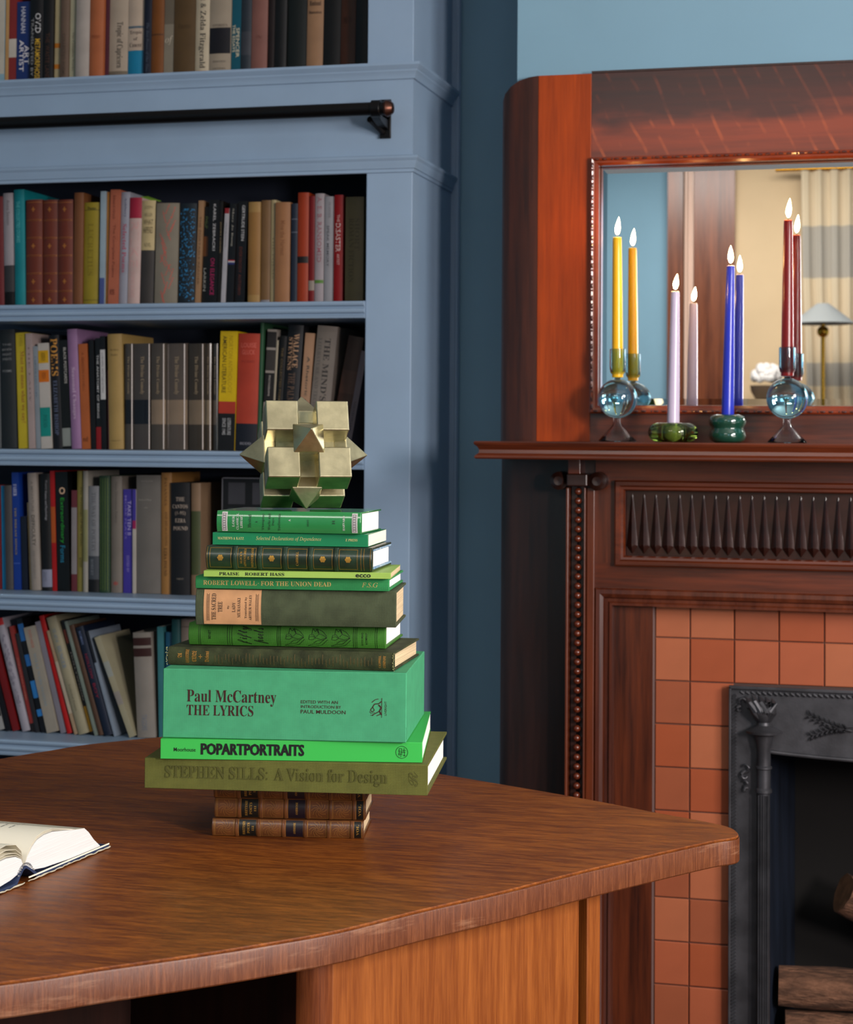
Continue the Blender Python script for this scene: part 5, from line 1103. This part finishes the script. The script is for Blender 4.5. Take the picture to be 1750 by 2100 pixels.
# three brown leather volumes
M_TAN = mat('tan_calf_leather', '#633a1c', rough=.38, var=.35, vscale=40, bump=.5, bscale=120, bdist=.0006, coat=.15)
M_LBLK = mat('black_green_leather_label', '#14130f', rough=.35)
M_LPUR = mat('purple_black_leather_label', '#191019', rough=.35)
for x, y, z0, z1, rot, w in ((-.7783, 2.0090, 0, .0203, 11.24, 'lowest of the three, resting on the desk'), (-.7771, 2.0130, .0203, .0431, 11.24, 'middle one of the three'), (-.7768, 2.0098, .0431, .0646, 10.24, 'uppermost of the three, under the olive book')):
    root, sf, t = sbook('small tooled brown leather volume, ' + w, x, y, z0, z1, rot, .174, .105, M_TAN, M_PAGEO, .0035, .002, .0025)
    q = MB(); q2 = MB(); q3 = MB()
    for a in (.165, .31, .475, .62, .77, .925):
        q = MB(); ridge(q, sf, .174 * a, .0022, t, .0016); q.build('raised_band', M_TAN, root, smooth=True)
    q = MB(); patch(q, sf, .174 * .182, .174 * .293, .0008, t - .0008); q.build('title_label', M_LBLK, root, smooth=True)
    q = MB(); patch(q, sf, .174 * .492, .174 * .603, .0008, t - .0008); q.build('author_label', M_LPUR, root, smooth=True)
    q = MB(); patch(q, sf, .174 * .942, .174 * .985, .0008, t - .0008); q.build('foot_label', M_LBLK, root, smooth=True)
    q = MB()
    for c in (.083, .392, .695, .848):
        a = .174 * c
        for k in range(10):
            th = 2 * PI * k / 10; pts = [(a + s_ * .0085 * math.cos(th + s_ * 1.3), t / 2 + s_ * min(.0085, t * .42) * math.sin(th + s_ * 1.3)) for s_ in (.15, .4, .7, 1.0)]
            curl(q, sf, pts, .00028)
            q.add([sf(pts[-1][0] + .0004 * math.cos(r_), pts[-1][1] + .0004 * math.sin(r_), .0001) for r_ in (0, 1.6, 3.1, 4.7)], [(0, 1, 2, 3)])
        frame(q, sf, a - .0105, a + .0105, .001, t - .001, .0003)
    for a in (.150, .155, .177, .298, .322, .463, .487, .608, .632, .758, .782, .913, .937, .012, .018, .99): patch(q, sf, .174 * a, .174 * a + .0004, .0006, t - .0006, 8, .0001)
    q.build('gilt_tooling', mat('worn_gilt', '#a8763c', rough=.4, metal=.4), root, stuff=True)
    q = MB()
    letters(q, 'BRITISH', 'b', .174 * .205, .174 * .222, t * .12, t * .88, sf, 1); letters(q, 'POETS', 'b', .174 * .235, .174 * .252, t * .2, t * .8, sf, 1)
    letters(q, 'III', 'b', .174 * .265, .174 * .28, t * .35, t * .65, sf, 1); letters(q, 'AMBROSE', 'b', .174 * .54, .174 * .555, t * .2, t * .85, sf, 1)
    letters(q, 'VOL', 'b', .174 * .955, .174 * .972, t * .2, t * .8, sf, 1)
    q.build('lettering', M_GOLD, root)

# olive linen book with blind stamped title
M_OLV = weave_mat('olive_linen', '#5b5d29', 1.0, .8, 330, .5)
root, sf, t = sbook('wide olive linen book with blind-stamped title, in the stack', -.8300, 1.9332, .0646, .0986, 8.94, .317, .235, M_OLV, M_PAGEW, .0, .003, .004)
q = MB(); letters(q, 'STEPHEN SILLS:', 'b', .0235, .1395, .0125, .0262, sf, 0, ext=.02); letters(q, 'A Vision for Design', 'b', .1470, .2730, .0085, .0262, sf, 0, ext=.02)
q.v = [(a, -.0004 if b > -.0004 else -.0007, c) for a, b, c in q.v]
letters(q, 'R', 's', .2960, .3065, .0095, .0265, sf, 1)
q.build('lettering', weave_mat('olive_linen_pressed', '#4b4c21', 1.0, .5, 330, .3), root, label='blind-stamped title in darker olive')

# fluorescent green catalogue
M_NEON = mat('fluorescent_green_card', (.04, .42, .07), rough=.38, spec=.4)
root, sf, t = sbook('fluorescent green paperback with bold black title, in the stack', -.8099, 1.9300, .0986, .1211, 12.34, .291, .235, M_NEON, M_PAGEW, .0, .0012, .0006, soft=True)
q = MB(); letters(q, 'Moorhouse', 'n', .0150, .0395, .0085, .0128, sf); q.build('author', mat('black_ink', '#0a0a0c', rough=.5), root)
q = MB(); letters(q, 'POPARTPORTRAITS', 'N', .0455, .1600, .0052, .0180, sf)
for o_ in (.00045, -.00045): 
    q2 = MB(); letters(q2, 'POPARTPORTRAITS', 'N', .0455 + o_, .1600 + o_, .0052, .0180, lambda a, b, e: sf(a, b, e + .00001 * (1 if o_ > 0 else 2))); q.add(q2.v, q2.f)
q.build('lettering', _mats['black_ink'], root)
q = MB(); c0, b0 = .2685, .0112
ring = [(c0 + .0066 * math.cos(k * PI / 20), b0 + .0066 * math.sin(k * PI / 20)) for k in range(41)]
curl(q, sf, ring, .00045)
for p in (((-.003, .004), (-.003, -.004)), ((-.003, .004), (0, .004)), ((0, .004), (0, -.001)), ((-.003, 0), (.004, 0)), ((.0025, .0045), (.0025, 0)), ((.001, .002), (.0045, .002)), ((-.004, -.002), (.001, -.002)), ((-.001, -.001), (-.001, -.005)), ((.003, 0), (.003, -.0045)), ((.001, -.0035), (.004, -.0035)), ((-.004, .0015), (-.001, .0015))):
    curl(q, sf, [(c0 + a, b0 + b_) for a, b_ in p], .0005)
q.build('publisher_roundel', _mats['black_ink'], root)

# mint green slipcase
M_MINT = weave_mat('mint_green_cloth', '#42986c', 1.0, .75, 420, .35, .07)
x, y, z0, z1, rot = -.8105, 1.9363, .1211, .198, 9.54
root = thing('slipcased_book', 'very thick mint green cloth slipcase titled The Lyrics, in the stack', 'book', (x, y, ZT + z0 + .0002), math.radians(rot), GRP)
t = z1 - z0 - .0004
MB().cbox(0, .273, 0, .215, 0, t, .0009).build('slipcase', M_MINT, root)
MB().box(.2722, .27325, .0005, .0016, .004, t * .22).build('cloth_turn_in', M_MINT, root)
sf = lambda a, b, e: (a, -.0003 - e, b)
ink = mat('maroon_brown_foil', '#3c1d1c', rough=.35)
s = .273 / 498.0
q = MB(); letters(q, 'Paul McCartney', 'r', .0273, .1280, .0366, .0540, sf); letters(q, 'THE LYRICS', 'r', .0273, .1025, .0254, .0372, sf)
q.v = [(a, b, c) for a, b, c in q.v]; q.build('lettering', ink, root, label='maroon serif title')
q = MB(); letters(q, 'EDITED WITH AN', 'n', .1556, .1968, .0412, .0446, sf); letters(q, 'INTRODUCTION BY', 'n', .1556, .2006, .0360, .0392, sf); letters(q, 'PAUL MULDOON', 'n', .1556, .2056, .0300, .0342, sf)
q.build('editor_line', ink, root)
q = MB()
sfl = lambda a, b, e: sf(a - .0018, b + .0052, e)
# little figure bending over, upright stroke, imprint name beside it
curl(q, sfl, [(.2475, .0220), (.2475, .0435)], .0006); curl(q, sfl, [(.2440, .0425), (.2405, .0418), (.2365, .0385)], .0007); curl(q, sfl, [(.2475, .0400), (.2440, .0372), (.2395, .0368), (.2375, .0335)], .0010)
curl(q, sfl, [(.2475, .0250), (.2450, .0290), (.2470, .0330), (.2440, .0360)], .0014); curl(q, sfl, [(.2450, .0290), (.2400, .0262), (.2370, .0245)], .0009); curl(q, sfl, [(.2465, .0260), (.2420, .0240)], .0008)
curl(q, sfl, [(.2375, .0335), (.2350, .0300), (.2372, .0280), (.2395, .0300), (.2375, .0335)], .0008); curl(q, sfl, [(.2340, .0285), (.2360, .0265), (.2400, .0275)], .0005); curl(q, sfl, [(.2350, .0245), (.2385, .0240)], .0004)
letters(q, 'LIVERIGHT', 'n', .2508, .2530, .0245, .0400, sfl, 1); q.build('imprint_mark', ink, root)

# worn dark green-brown carol book
M_CAR = weave_mat('worn_forest_cloth', '#343a22', 1.15, .75, 380, .6, .45)
root, sf, t = sbook('worn dark olive-brown cloth book with gilt blackletter and frayed spine', -.8182, 1.9690, .1980, .2188, 4.74, .261, .155, M_CAR, M_PAGEO, .0040, .0022, .003)
q = MB(); letters(q, 'A', 'f', .0125, .0175, .0085, .0140, sf, 1); letters(q, 'CHRISTMAS', 'f', .0215, .0265, .0030, .0180, sf, 1); letters(q, 'CAROL', 'f', .0290, .0345, .0045, .0165, sf, 1)
letters(q, 'Dickens', 'f', .0440, .0490, .0045, .0165, sf, 1); curl(q, sf, [(.0390, .008), (.0390, .013)], .0006); curl(q, sf, [(.0368, .0105), (.0412, .0105)], .0006)
letters(q, 'CALDWELL', 'b', .2440, .2465, .0035, .0170, sf, 1); letters(q, 'COMPANY', 'b', .2490, .2520, .0035, .0170, sf, 1); q.build('lettering', mat('rubbed_gilt', '#a8762f', rough=.45, metal=.2), root)
q = MB(); rd = random.Random(9)
for k in range(46):
    a = .056 + k * .0040; q2 = rd.uniform(.002, .008); patch(q, sf, a, a + .0006, q2, q2 + rd.uniform(.006, .011), 3)
q.build('faded_gilt_stripes', mat('faded_gilt', '#5a4a26', rough=.6), root, stuff=True)
q = MB()
for xx in (-.0006, .2606):
    for k in range(16):
        b = t * (k + .5) / 16; a0 = xx; q.tube([sf(a0, b, 0), sf(a0 + rd.uniform(-.0016, .0016), b + rd.uniform(-.0015, .0015), rd.uniform(.0002, .0014))], .0004, 5)
q.build('frayed_threads', mat('frayed_threads', '#8a8a5c', rough=.9), root, stuff=True)

# grass green fifty poets book
M_GRS = weave_mat('grass_green_cloth', '#3a7324', 1.0, .6, 420, .4, .15)
root, sf, t = sbook('grass green cloth book with three black tulips on its spine', -.8014, 1.9898, .2190, .2447, 7.54, .227, .140, M_GRS, M_PAGEW, .0045, .0024, .003)
blk = mat('black_stamping', '#10160c', rough=.5)
q = MB()
for a in (.0120, .0138, .0455, .0480, .0505, .1030, .1048, .1066, .1840 + .0065, .1860 + .0065, .1880 + .0065, .2155, .2175): patch(q, sf, a * .227 / .227, a + .0004, .0005, t - .0005, 8)
q.build('rule_lines', blk, root)
q = MB(); letters(q, 'BENET', 'n', .0235, .0262, .0075, .0175, sf, 1); letters(q, 'fifty', 's', .0575, .0740, .0020, .0225, sf, 1); letters(q, 'poets', 's', .0760, .0930, .0030, .0210, sf, 1)
letters(q, 'DODD,MEAD', 'n', .2000, .2022, .0035, .0180, sf, 1); letters(q, '&COMPANY', 'n', .2045, .2068, .0045, .0175, sf, 1); q.build('lettering', blk, root)
for k in range(3):
    q = MB(); a = .1120 + k * .0265; m = t * .42
    P = lambda *pp: [(a + u_ * .022, m + v_ * .0125) for u_, v_ in pp]
    for ln in (P((0, -.7), (.25, -.55), (.6, -.5), (1, .1)), P((0, -.7), (.35, -.75), (.75, -.6), (1.05, -.1)), P((.05, -.1), (.1, .3), (.3, .35), (.42, .05), (.25, -.15), (.05, -.1)), P((.1, .1), (.25, .2), (.42, .05)),
               P((.22, .35), (.25, .85), (.45, .8), (.6, .4), (.45, .15)), P((.25, .85), (.4, .6), (.5, .85), (.6, .4)), P((.42, .05), (.7, -.1), (1, .1)), P((.6, .4), (.8, .3), (1, .1)), P((.55, .8), (.8, .6), (1, .2)), P((.3, -.45), (.5, -.2), (.8, -.15), (1, .05))):
        pts = []
        for (p0, p1) in zip(ln, ln[1:]): pts += [(p0[0] + (p1[0] - p0[0]) * s_ / 3, p0[1] + (p1[1] - p0[1]) * s_ / 3) for s_ in range(3)]
        curl(q, sf, pts + [ln[-1]], .0004)
    q.build('tulip_drawing', blk, root)

# sage green book with paper label
M_SAG = weave_mat('sage_brown_cloth', '#454e37', 1.0, .75, 400, .6, .2)
root, sf, t = sbook('sage green cloth book with a tan printed paper label, in the stack', -.7818, 1.9607, .2450, .2859, 10.54, .226, .130, M_SAG, M_PAGEO, .0050, .0026, .003)
q = MB(); patch(q, lambda a, b, e: sf(a, b, e), .0095, .0745, .0012, t - .0008, 10, .0001); q.build('paper_label', mat('tan_paper', '#bd8d62', rough=.8, var=.12, vscale=60), root, smooth=True)
q = MB(); s2 = lambda a, b, e: sf(a, b, e + .0003)
letters(q, 'THE SACRED', 'b', .0185, .0235, .0060, .0355, s2, 1); letters(q, 'TREE', 'b', .0260, .0308, .0150, .0265, s2, 1); letters(q, 'By', 'b', .0365, .0388, .0185, .0225, s2, 1)
letters(q, 'LADY', 'b', .0420, .0455, .0150, .0260, s2, 1); letters(q, 'MURASAKI', 'b', .0478, .0513, .0090, .0310, s2, 1); letters(q, 'Translated by', 'b', .0560, .0590, .0080, .0320, s2, 1); letters(q, 'ARTHUR WALEY', 'b', .0610, .0638, .0060, .0345, s2, 1)
for a in (.0130, .0685):
    patch(q, s2, a, a + .0004, .005, t - .005); patch(q, s2, a + .0026, a + .0030, .005, t - .005)
    for k in range(22): 
        b = .0055 + k * (t - .011) / 22; patch(q, s2, a + .0010, a + .0020, b, b + .0007, 1)
q.build('label_print', mat('black_print', '#2a1c14', rough=.7), root, stuff=True)
# jade book, gilt serif title
M_JAD = weave_mat('jade_cloth', '#2b8249', 1.0, .7, 420, .35, .08)
root, sf, t = sbook('jade green cloth book with tan capitals, just above the sage one', -.7813, 1.9570, .2860, .3004, 9.04, .219, .140, M_JAD, M_PAGEW, .0012, .0024, .003)
tan = mat('tan_foil', '#b5a05e', rough=.45)
q = MB(); letters(q, 'ROBERT LOWELL', 'b', .0090, .0700, .0042, .0094, sf); letters(q, 'FOR THE UNION DEAD', 'b', .0745, .1540, .0042, .0094, sf); letters(q, 'F.S.G', 'i', .1885, .2065, .0042, .0094, sf)
patch(q, sf, .0715, .0723, .0064, .0072, 1); q.build('lettering', tan, root)
# thin lime booklet
M_LIM = mat('lime_card', '#8fb04e', rough=.5, var=.06)
root, sf, t = sbook('very thin lime green paperback titled Praise, in the stack', -.7654, 1.9408, .3006, .3078, 10.94, .209, .135, M_LIM, M_PAGEO, .0, .0007, .0004, soft=True)
q = MB(); letters(q, 'PRAISE', 'b', .0175, .0400, .0018, .0054, sf); letters(q, 'ROBERT HASS', 'b', .0465, .0905, .0018, .0054, sf); letters(q, 'ecco', 'N', .1700, .1870, .0012, .0050, sf); q.build('lettering', _mats['black_ink'], root)
# dark green leather volume
M_DGL = mat('dark_green_morocco', '#1c2f20', rough=.35, var=.35, vscale=50, bump=.6, bscale=140, bdist=.0005, coat=.2)
root, sf, t = sbook('dark green leather volume with gilt clovers and raised bands, in the stack', -.7690, 1.9592, .3080, .3348, 6.24, .189, .125, M_DGL, M_PAGEW, .0055, .0024, .0028)
LL = .189; q = MB()
for a in (.175, .325, .478, .632, .785):
    q = MB(); ridge(q, sf, LL * a, .0026, t, .0018); q.build('raised_band', M_DGL, root, smooth=True)
q = MB(); g = M_GOLD; pan = [(.025, .155), (.195, .305), (.345, .458), (.498, .612), (.652, .765), (.805, .915)]
for a0, a1 in pan: frame(q, sf, LL * a0, LL * a1, .0022, t - .0022, .00035)
for a in (.008, .168, .183, .318, .333, .470, .486, .624, .640, .778, .793, .935, .952, .990): patch(q, sf, LL * a, LL * a + .00035, .001, t - .001, 8, .0001)
for i in (0, 2, 4, 5): a0, a1 = pan[i]; flower(q, sf, LL * (a0 + a1) / 2, t / 2, .0036)
q.build('gilt_tooling', g, root, stuff=True)
q = MB(); letters(q, "ALICE'S", 'b', LL * .208, LL * .222, .0065, .0200, sf, 1); letters(q, 'ADVENTURES', 'b', LL * .232, LL * .246, .0032, .0235, sf, 1); letters(q, 'IN', 'b', LL * .255, LL * .266, .0115, .0150, sf, 1)
letters(q, 'WONDERLAND', 'b', LL * .276, LL * .291, .0030, .0240, sf, 1); letters(q, 'CARROLL', 'b', LL * .547, LL * .562, .0055, .0210, sf, 1); q.build('lettering', g, root)
q = MB().cbox(LL - .0035, LL + .0008, .006, .122, .0022, .0042, .0006).cbox(LL - .0035, LL + .0008, .006, .122, t - .0042, t - .0022, .0006)
q.build('marbled_endpapers', mat('blue_marbled_paper', '#3a6f9c', rough=.6, var=.6, vscale=120, col2='#a8bcc4'), root)
# thin green paperback
M_KEL = mat('kelly_green_card', '#12774a', rough=.42, spec=.5, var=.05)
root, sf, t = sbook('slim kelly green paperback with a pale italic title, in the stack', -.7640, 1.9633, .3350, .3493, 6.94, .177, .130, M_KEL, M_PAGEH, .0, .0005, .0, soft=True)
q = MB(); letters(q, 'MATHEWS & KATZ', 'b', .0060, .0360, .0060, .0090, sf); letters(q, 'Selected Declarations of Dependence', 'i', .0500, .1245, .0048, .0102, sf); letters(q, 'Z PRESS', 'b', .1520, .1655, .0060, .0088, sf); q.build('lettering', mat('pale_khaki_ink', '#b9b878', rough=.5), root)
# glossy green jacketed book on top
M_LOE = mat('glossy_green_jacket', '#2b7c42', rough=.12, spec=.7, var=.08, vscale=20)
root, sf, t = sbook('glossy green jacketed classic with silver key borders, topmost of the stack', -.7589, 1.9634, .3495, .3740, 4.24, .166, .108, M_LOE, M_PAGEW, .0028, .0018, .0028)
slv = mat('silver_grey_print', '#b9b9b4', rough=.4); q = MB()
for a0 in (.0065, .1560): patch(q, sf, a0, a0 + .0085 * .75, .0012, t - .0012, 10)
q.build('key_border', slv, root, smooth=True)
q = MB()
for a0 in (.0065, .1560):
    for k in range(7):
        b = .0022 + k * (t - .0044) / 7; frame(q, lambda a, b_, e: sf(a, b_, e + .0003), a0 + .0012, a0 + .0050, b, b + .0024, .0004)
q.build('key_pattern', mat('plum_print', '#5d4a58', rough=.5), root, stuff=True)
q = MB(); letters(q, 'LOEB', 'b', .0185, .0212, .0062, .0178, sf, 1); letters(q, 'CLASSICAL', 'b', .0232, .0259, .0030, .0215, sf, 1); letters(q, 'LIBRARY', 'b', .0278, .0305, .0048, .0195, sf, 1)
letters(q, 'HARVARD', 'b', .1455, .1480, .0035, .0200, sf, 1); letters(q, 'A', 'b', .0835, .0860, .0130, .0155, sf, 1); q.build('series_name', slv, root)
q = MB(); letters(q, 'Hesiod', 'b', .0370, .0405, .0055, .0200, sf, 1); letters(q, 'I', 'b', .0460, .0478, .0110, .0130, sf, 1); letters(q, 'Theogony', 'b', .0530, .0560, .0030, .0215, sf, 1); letters(q, 'Works and', 'b', .0600, .0628, .0030, .0215, sf, 1)
letters(q, 'Days', 'b', .0648, .0676, .0080, .0165, sf, 1); letters(q, 'Testimonia', 'b', .0715, .0742, .0025, .0215, sf, 1); letters(q, 'MOST', 'b', .1050, .1072, .0075, .0155, sf, 1); letters(q, 'H', 'b', .1340, .1368, .0105, .0150, sf, 1)
q.build('lettering', mat('dark_green_print', '#1a3a24', rough=.5), root)

# ------------------------------------------------------------ gilded geometric sculpture on the stack
M_GILD = mat('burnished_gilt', (.55, .50, .31), rough=.36, metal=1.0, var=.22, vscale=45, bump=.35, bscale=150, bdist=.0006)
sc_ = thing('sculpture', 'gilded cubic sculpture with pyramid points on top of the book stack', 'sculpture', (-.6790, 2.029, ZT + .374 + .0002), math.radians(25.5))
hf, a_ = .0472, .0369       # half width of the whole cube, edge of a corner block
inc = math.radians(24)
Rm = Matrix.Rotation(-inc, 4, 'X')
low = max(-(Rm @ Vector((0, sy_ * hf, -hf))).z for sy_ in (-1, 1))
piv = Vector((0, 0, low))
def sput(mb, nm, bev=.0012):
    mb.v = [tuple(Rm @ Vector(v) + piv) for v in mb.v]
    mb.build(nm, M_GILD, sc_, bevel=bev)
for sx in (-1, 1):
    for sy in (-1, 1):
        for sz in (-1, 1):
            x0, x1 = sorted((sx * hf, sx * (hf - a_))); y0, y1 = sorted((sy * hf, sy * (hf - a_))); z0_, z1_ = sorted((sz * hf, sz * (hf - a_)))
            sput(MB().cbox(x0, x1, y0, y1, z0_, z1_, .0009), 'corner_block')
c_ = .0138
sput(MB().box(-hf + .004, hf - .004, -c_, c_, -c_, c_), 'core_bar'); sput(MB().box(-c_, c_, -hf + .004, hf - .004, -c_, c_), 'core_bar'); sput(MB().box(-c_, c_, -c_, c_, -hf + .004, hf - .004), 'core_bar')
pb, ph_ = .0175, .0275
for ax_ in range(3):
    for sg in (-1, 1):
        o = hf - .004
        base = [(-pb, -pb), (pb, -pb), (pb, pb), (-pb, pb)]
        def mk(u, v, w): q_ = [0, 0, 0]; q_[ax_] = sg * w; q_[(ax_ + 1) % 3] = u; q_[(ax_ + 2) % 3] = v; return tuple(q_)
        vs = [mk(u * .8, v * .8, o - .010) for u, v in base] + [mk(u, v, o + .004) for u, v in base] + [mk(0, 0, o + .004 + (ph_ if not (ax_ == 2 and sg < 0) else .0200))]
        sput(MB().add(vs, [(0, 1, 2, 3), (0, 1, 5, 4), (1, 2, 6, 5), (2, 3, 7, 6), (3, 0, 4, 7), (4, 5, 8), (5, 6, 8), (6, 7, 8), (7, 4, 8)]), 'pyramid_point', .0008)

# ------------------------------------------------------------ open book at the left
ob = thing('open_book', 'thick open book with white pages and frayed dark blue covers', 'book', (-.879, 1.6913, ZT + .0002), math.radians(86.0))
HB = .215
def bulgep(u): return u
M_LEAF_ = mat('open_page_paper', '#cfcfc8', rough=.85)
M_NAVY = weave_mat('navy_cloth', '#26324e', 1.1, .7, 380, .4)
# cross sections in the tail plane: u along the tail edge, z up; extruded along y (towards the head)
def ext(sec, nm, m, y0=0.0, y1=HB, **kw): return MB().prism(sec, y0, y1, lambda a, b, c: (a, c, b)).build(nm, m, ob, **kw)
gut = .0500
right = [(.0505, .0165), (.0560, .0255), (.0640, .0330), (.0740, .0385), (.0880, .0410), (.1050, .0410), (.1300, .0375), (.1550, .0335), (.1740, .0312), (.1830, .0255), (.1950, .0150), (.2090, .0055), (.2090, .0048), (.1400, .0052), (.0900, .0072), (.0700, .0095), (.0600, .0120)]
left = [(.0495, .0165), (.0440, .0255), (.0330, .0300), (.0150, .0320), (-.0100, .0310), (-.0500, .0270), (-.0900, .0215), (-.1050, .0080), (-.1080, .0050), (-.0300, .0050), (.0000, .0060), (.0250, .0085), (.0400, .0120)]
pm = mat('open_page_block', '#d6d6d4', rough=.9, var=.05, vscale=1.0, stretch=(8, 8, 700), bump=.5, bscale=1.0, bdist=.0008)
ext(right, 'page_block', pm, .003, HB - .003, smooth=25); ext(left, 'page_block', pm, .003, HB - .003, smooth=25)
def leafsheet(pts, off, nm='loose_leaf'):
    P = [(a, b + off(i / (len(pts) - 1))) for i, (a, b) in enumerate(pts)]
    return ext(P + [(a, b - .0003) for a, b in reversed(P)], nm, mat('cream_leaf', '#e6e0cc', rough=.85), .003, HB - .003, smooth=40)
rt = right[:9]
for k in (1, 2, 3): leafsheet(rt, lambda s_, k=k: .0003 + .0013 * k * math.sin(PI * min(1, s_ * 1.15)) ** .8)
lt = left[:7]
for k in (1, 2, 3, 4): leafsheet(lt, lambda s_, k=k: .0003 + (.0012 + .0012 * k) * k * .55 * math.sin(PI * s_) ** .7)
ext([(.0740, .0012), (.2245, .0012), (.2245, .0042), (.0740, .0042)], 'cover_board', M_NAVY, 0, HB + .004, bevel=.0006)
ext([(-.115, .0012), (.0300, .0012), (.0300, .0042), (-.115, .0042)], 'cover_board', M_NAVY, 0, HB + .004, bevel=.0006)
ext([(.0300, .0012), (.0300, .0040), (.0375, .0110), (.0450, .0168), (.0510, .0178), (.0575, .0140), (.0680, .0085), (.0740, .0040), (.0740, .0012), (.0715, .0018), (.0660, .0062), (.0570, .0118), (.0500, .0152), (.0455, .0145), (.0390, .0088), (.0330, .0020)], 'spine_lining', M_NAVY, .0005, HB + .003, smooth=30)
q = MB()
for k in range(16):
    s_ = k / 15; a = .0355 + .030 * s_; b = .0090 + .0098 * math.sin(PI * min(1, s_ * 1.05)) ** .8; q.ball((a, .0006, b + .0015), .0011, 6, 4, sc=(1.1, .8, .8))
q.build('headband', mat('striped_headband', '#a8a69a', rough=.8, var=.6, vscale=400, col2='#2a3350'), ob, smooth=True)
rd = random.Random(12)
for a0, a1 in ((-.112, .045), (.052, .2245)):
    pts = []; n = 34
    for k in range(n): s_ = k / (n - 1); pts.append((a0 + (a1 - a0) * s_, -.0008 + rd.uniform(-.0008, .0008), .0010 + rd.uniform(0, .0012)))
    MB().tube(pts, [rd.uniform(.0004, .0010) for _ in pts], 6).build('frayed_edge', mat('frayed_board_edge', '#b5ae97', rough=.95), ob, smooth=True)
q = MB().box(.055, .2245, -.0002, .0008, .0042, .0056); q.build('endpaper_edge', mat('cream_leaf', '#e6e0cc'), ob)
# printed lines on the open page
q = MB()
def topz(a):
    P = right[:9]
    for (a0, b0), (a1, b1) in zip(P, P[1:]):
        if a0 <= a <= a1: return b0 + (b1 - b0) * (a - a0) / (a1 - a0) + .0026 * math.sin(PI * min(1, (a - .05) / .12)) + .0018
    return .04
for k in range(14):
    y = .045 + k * .0105; a = .070; 
    while a < (.150 if k % 4 else .120):
        wl = rd.uniform(.004, .010); v = []
        for i in range(4):
            aa = a + wl * i / 3; v += [(aa, y, topz(aa)), (aa, y + .0013, topz(aa))]
        q.add(v, [(2 * i, 2 * i + 2, 2 * i + 3, 2 * i + 1) for i in range(3)]); a += wl + .0018
q.build('printed_lines', mat('page_print', '#55585c', rough=.8), ob, stuff=True)
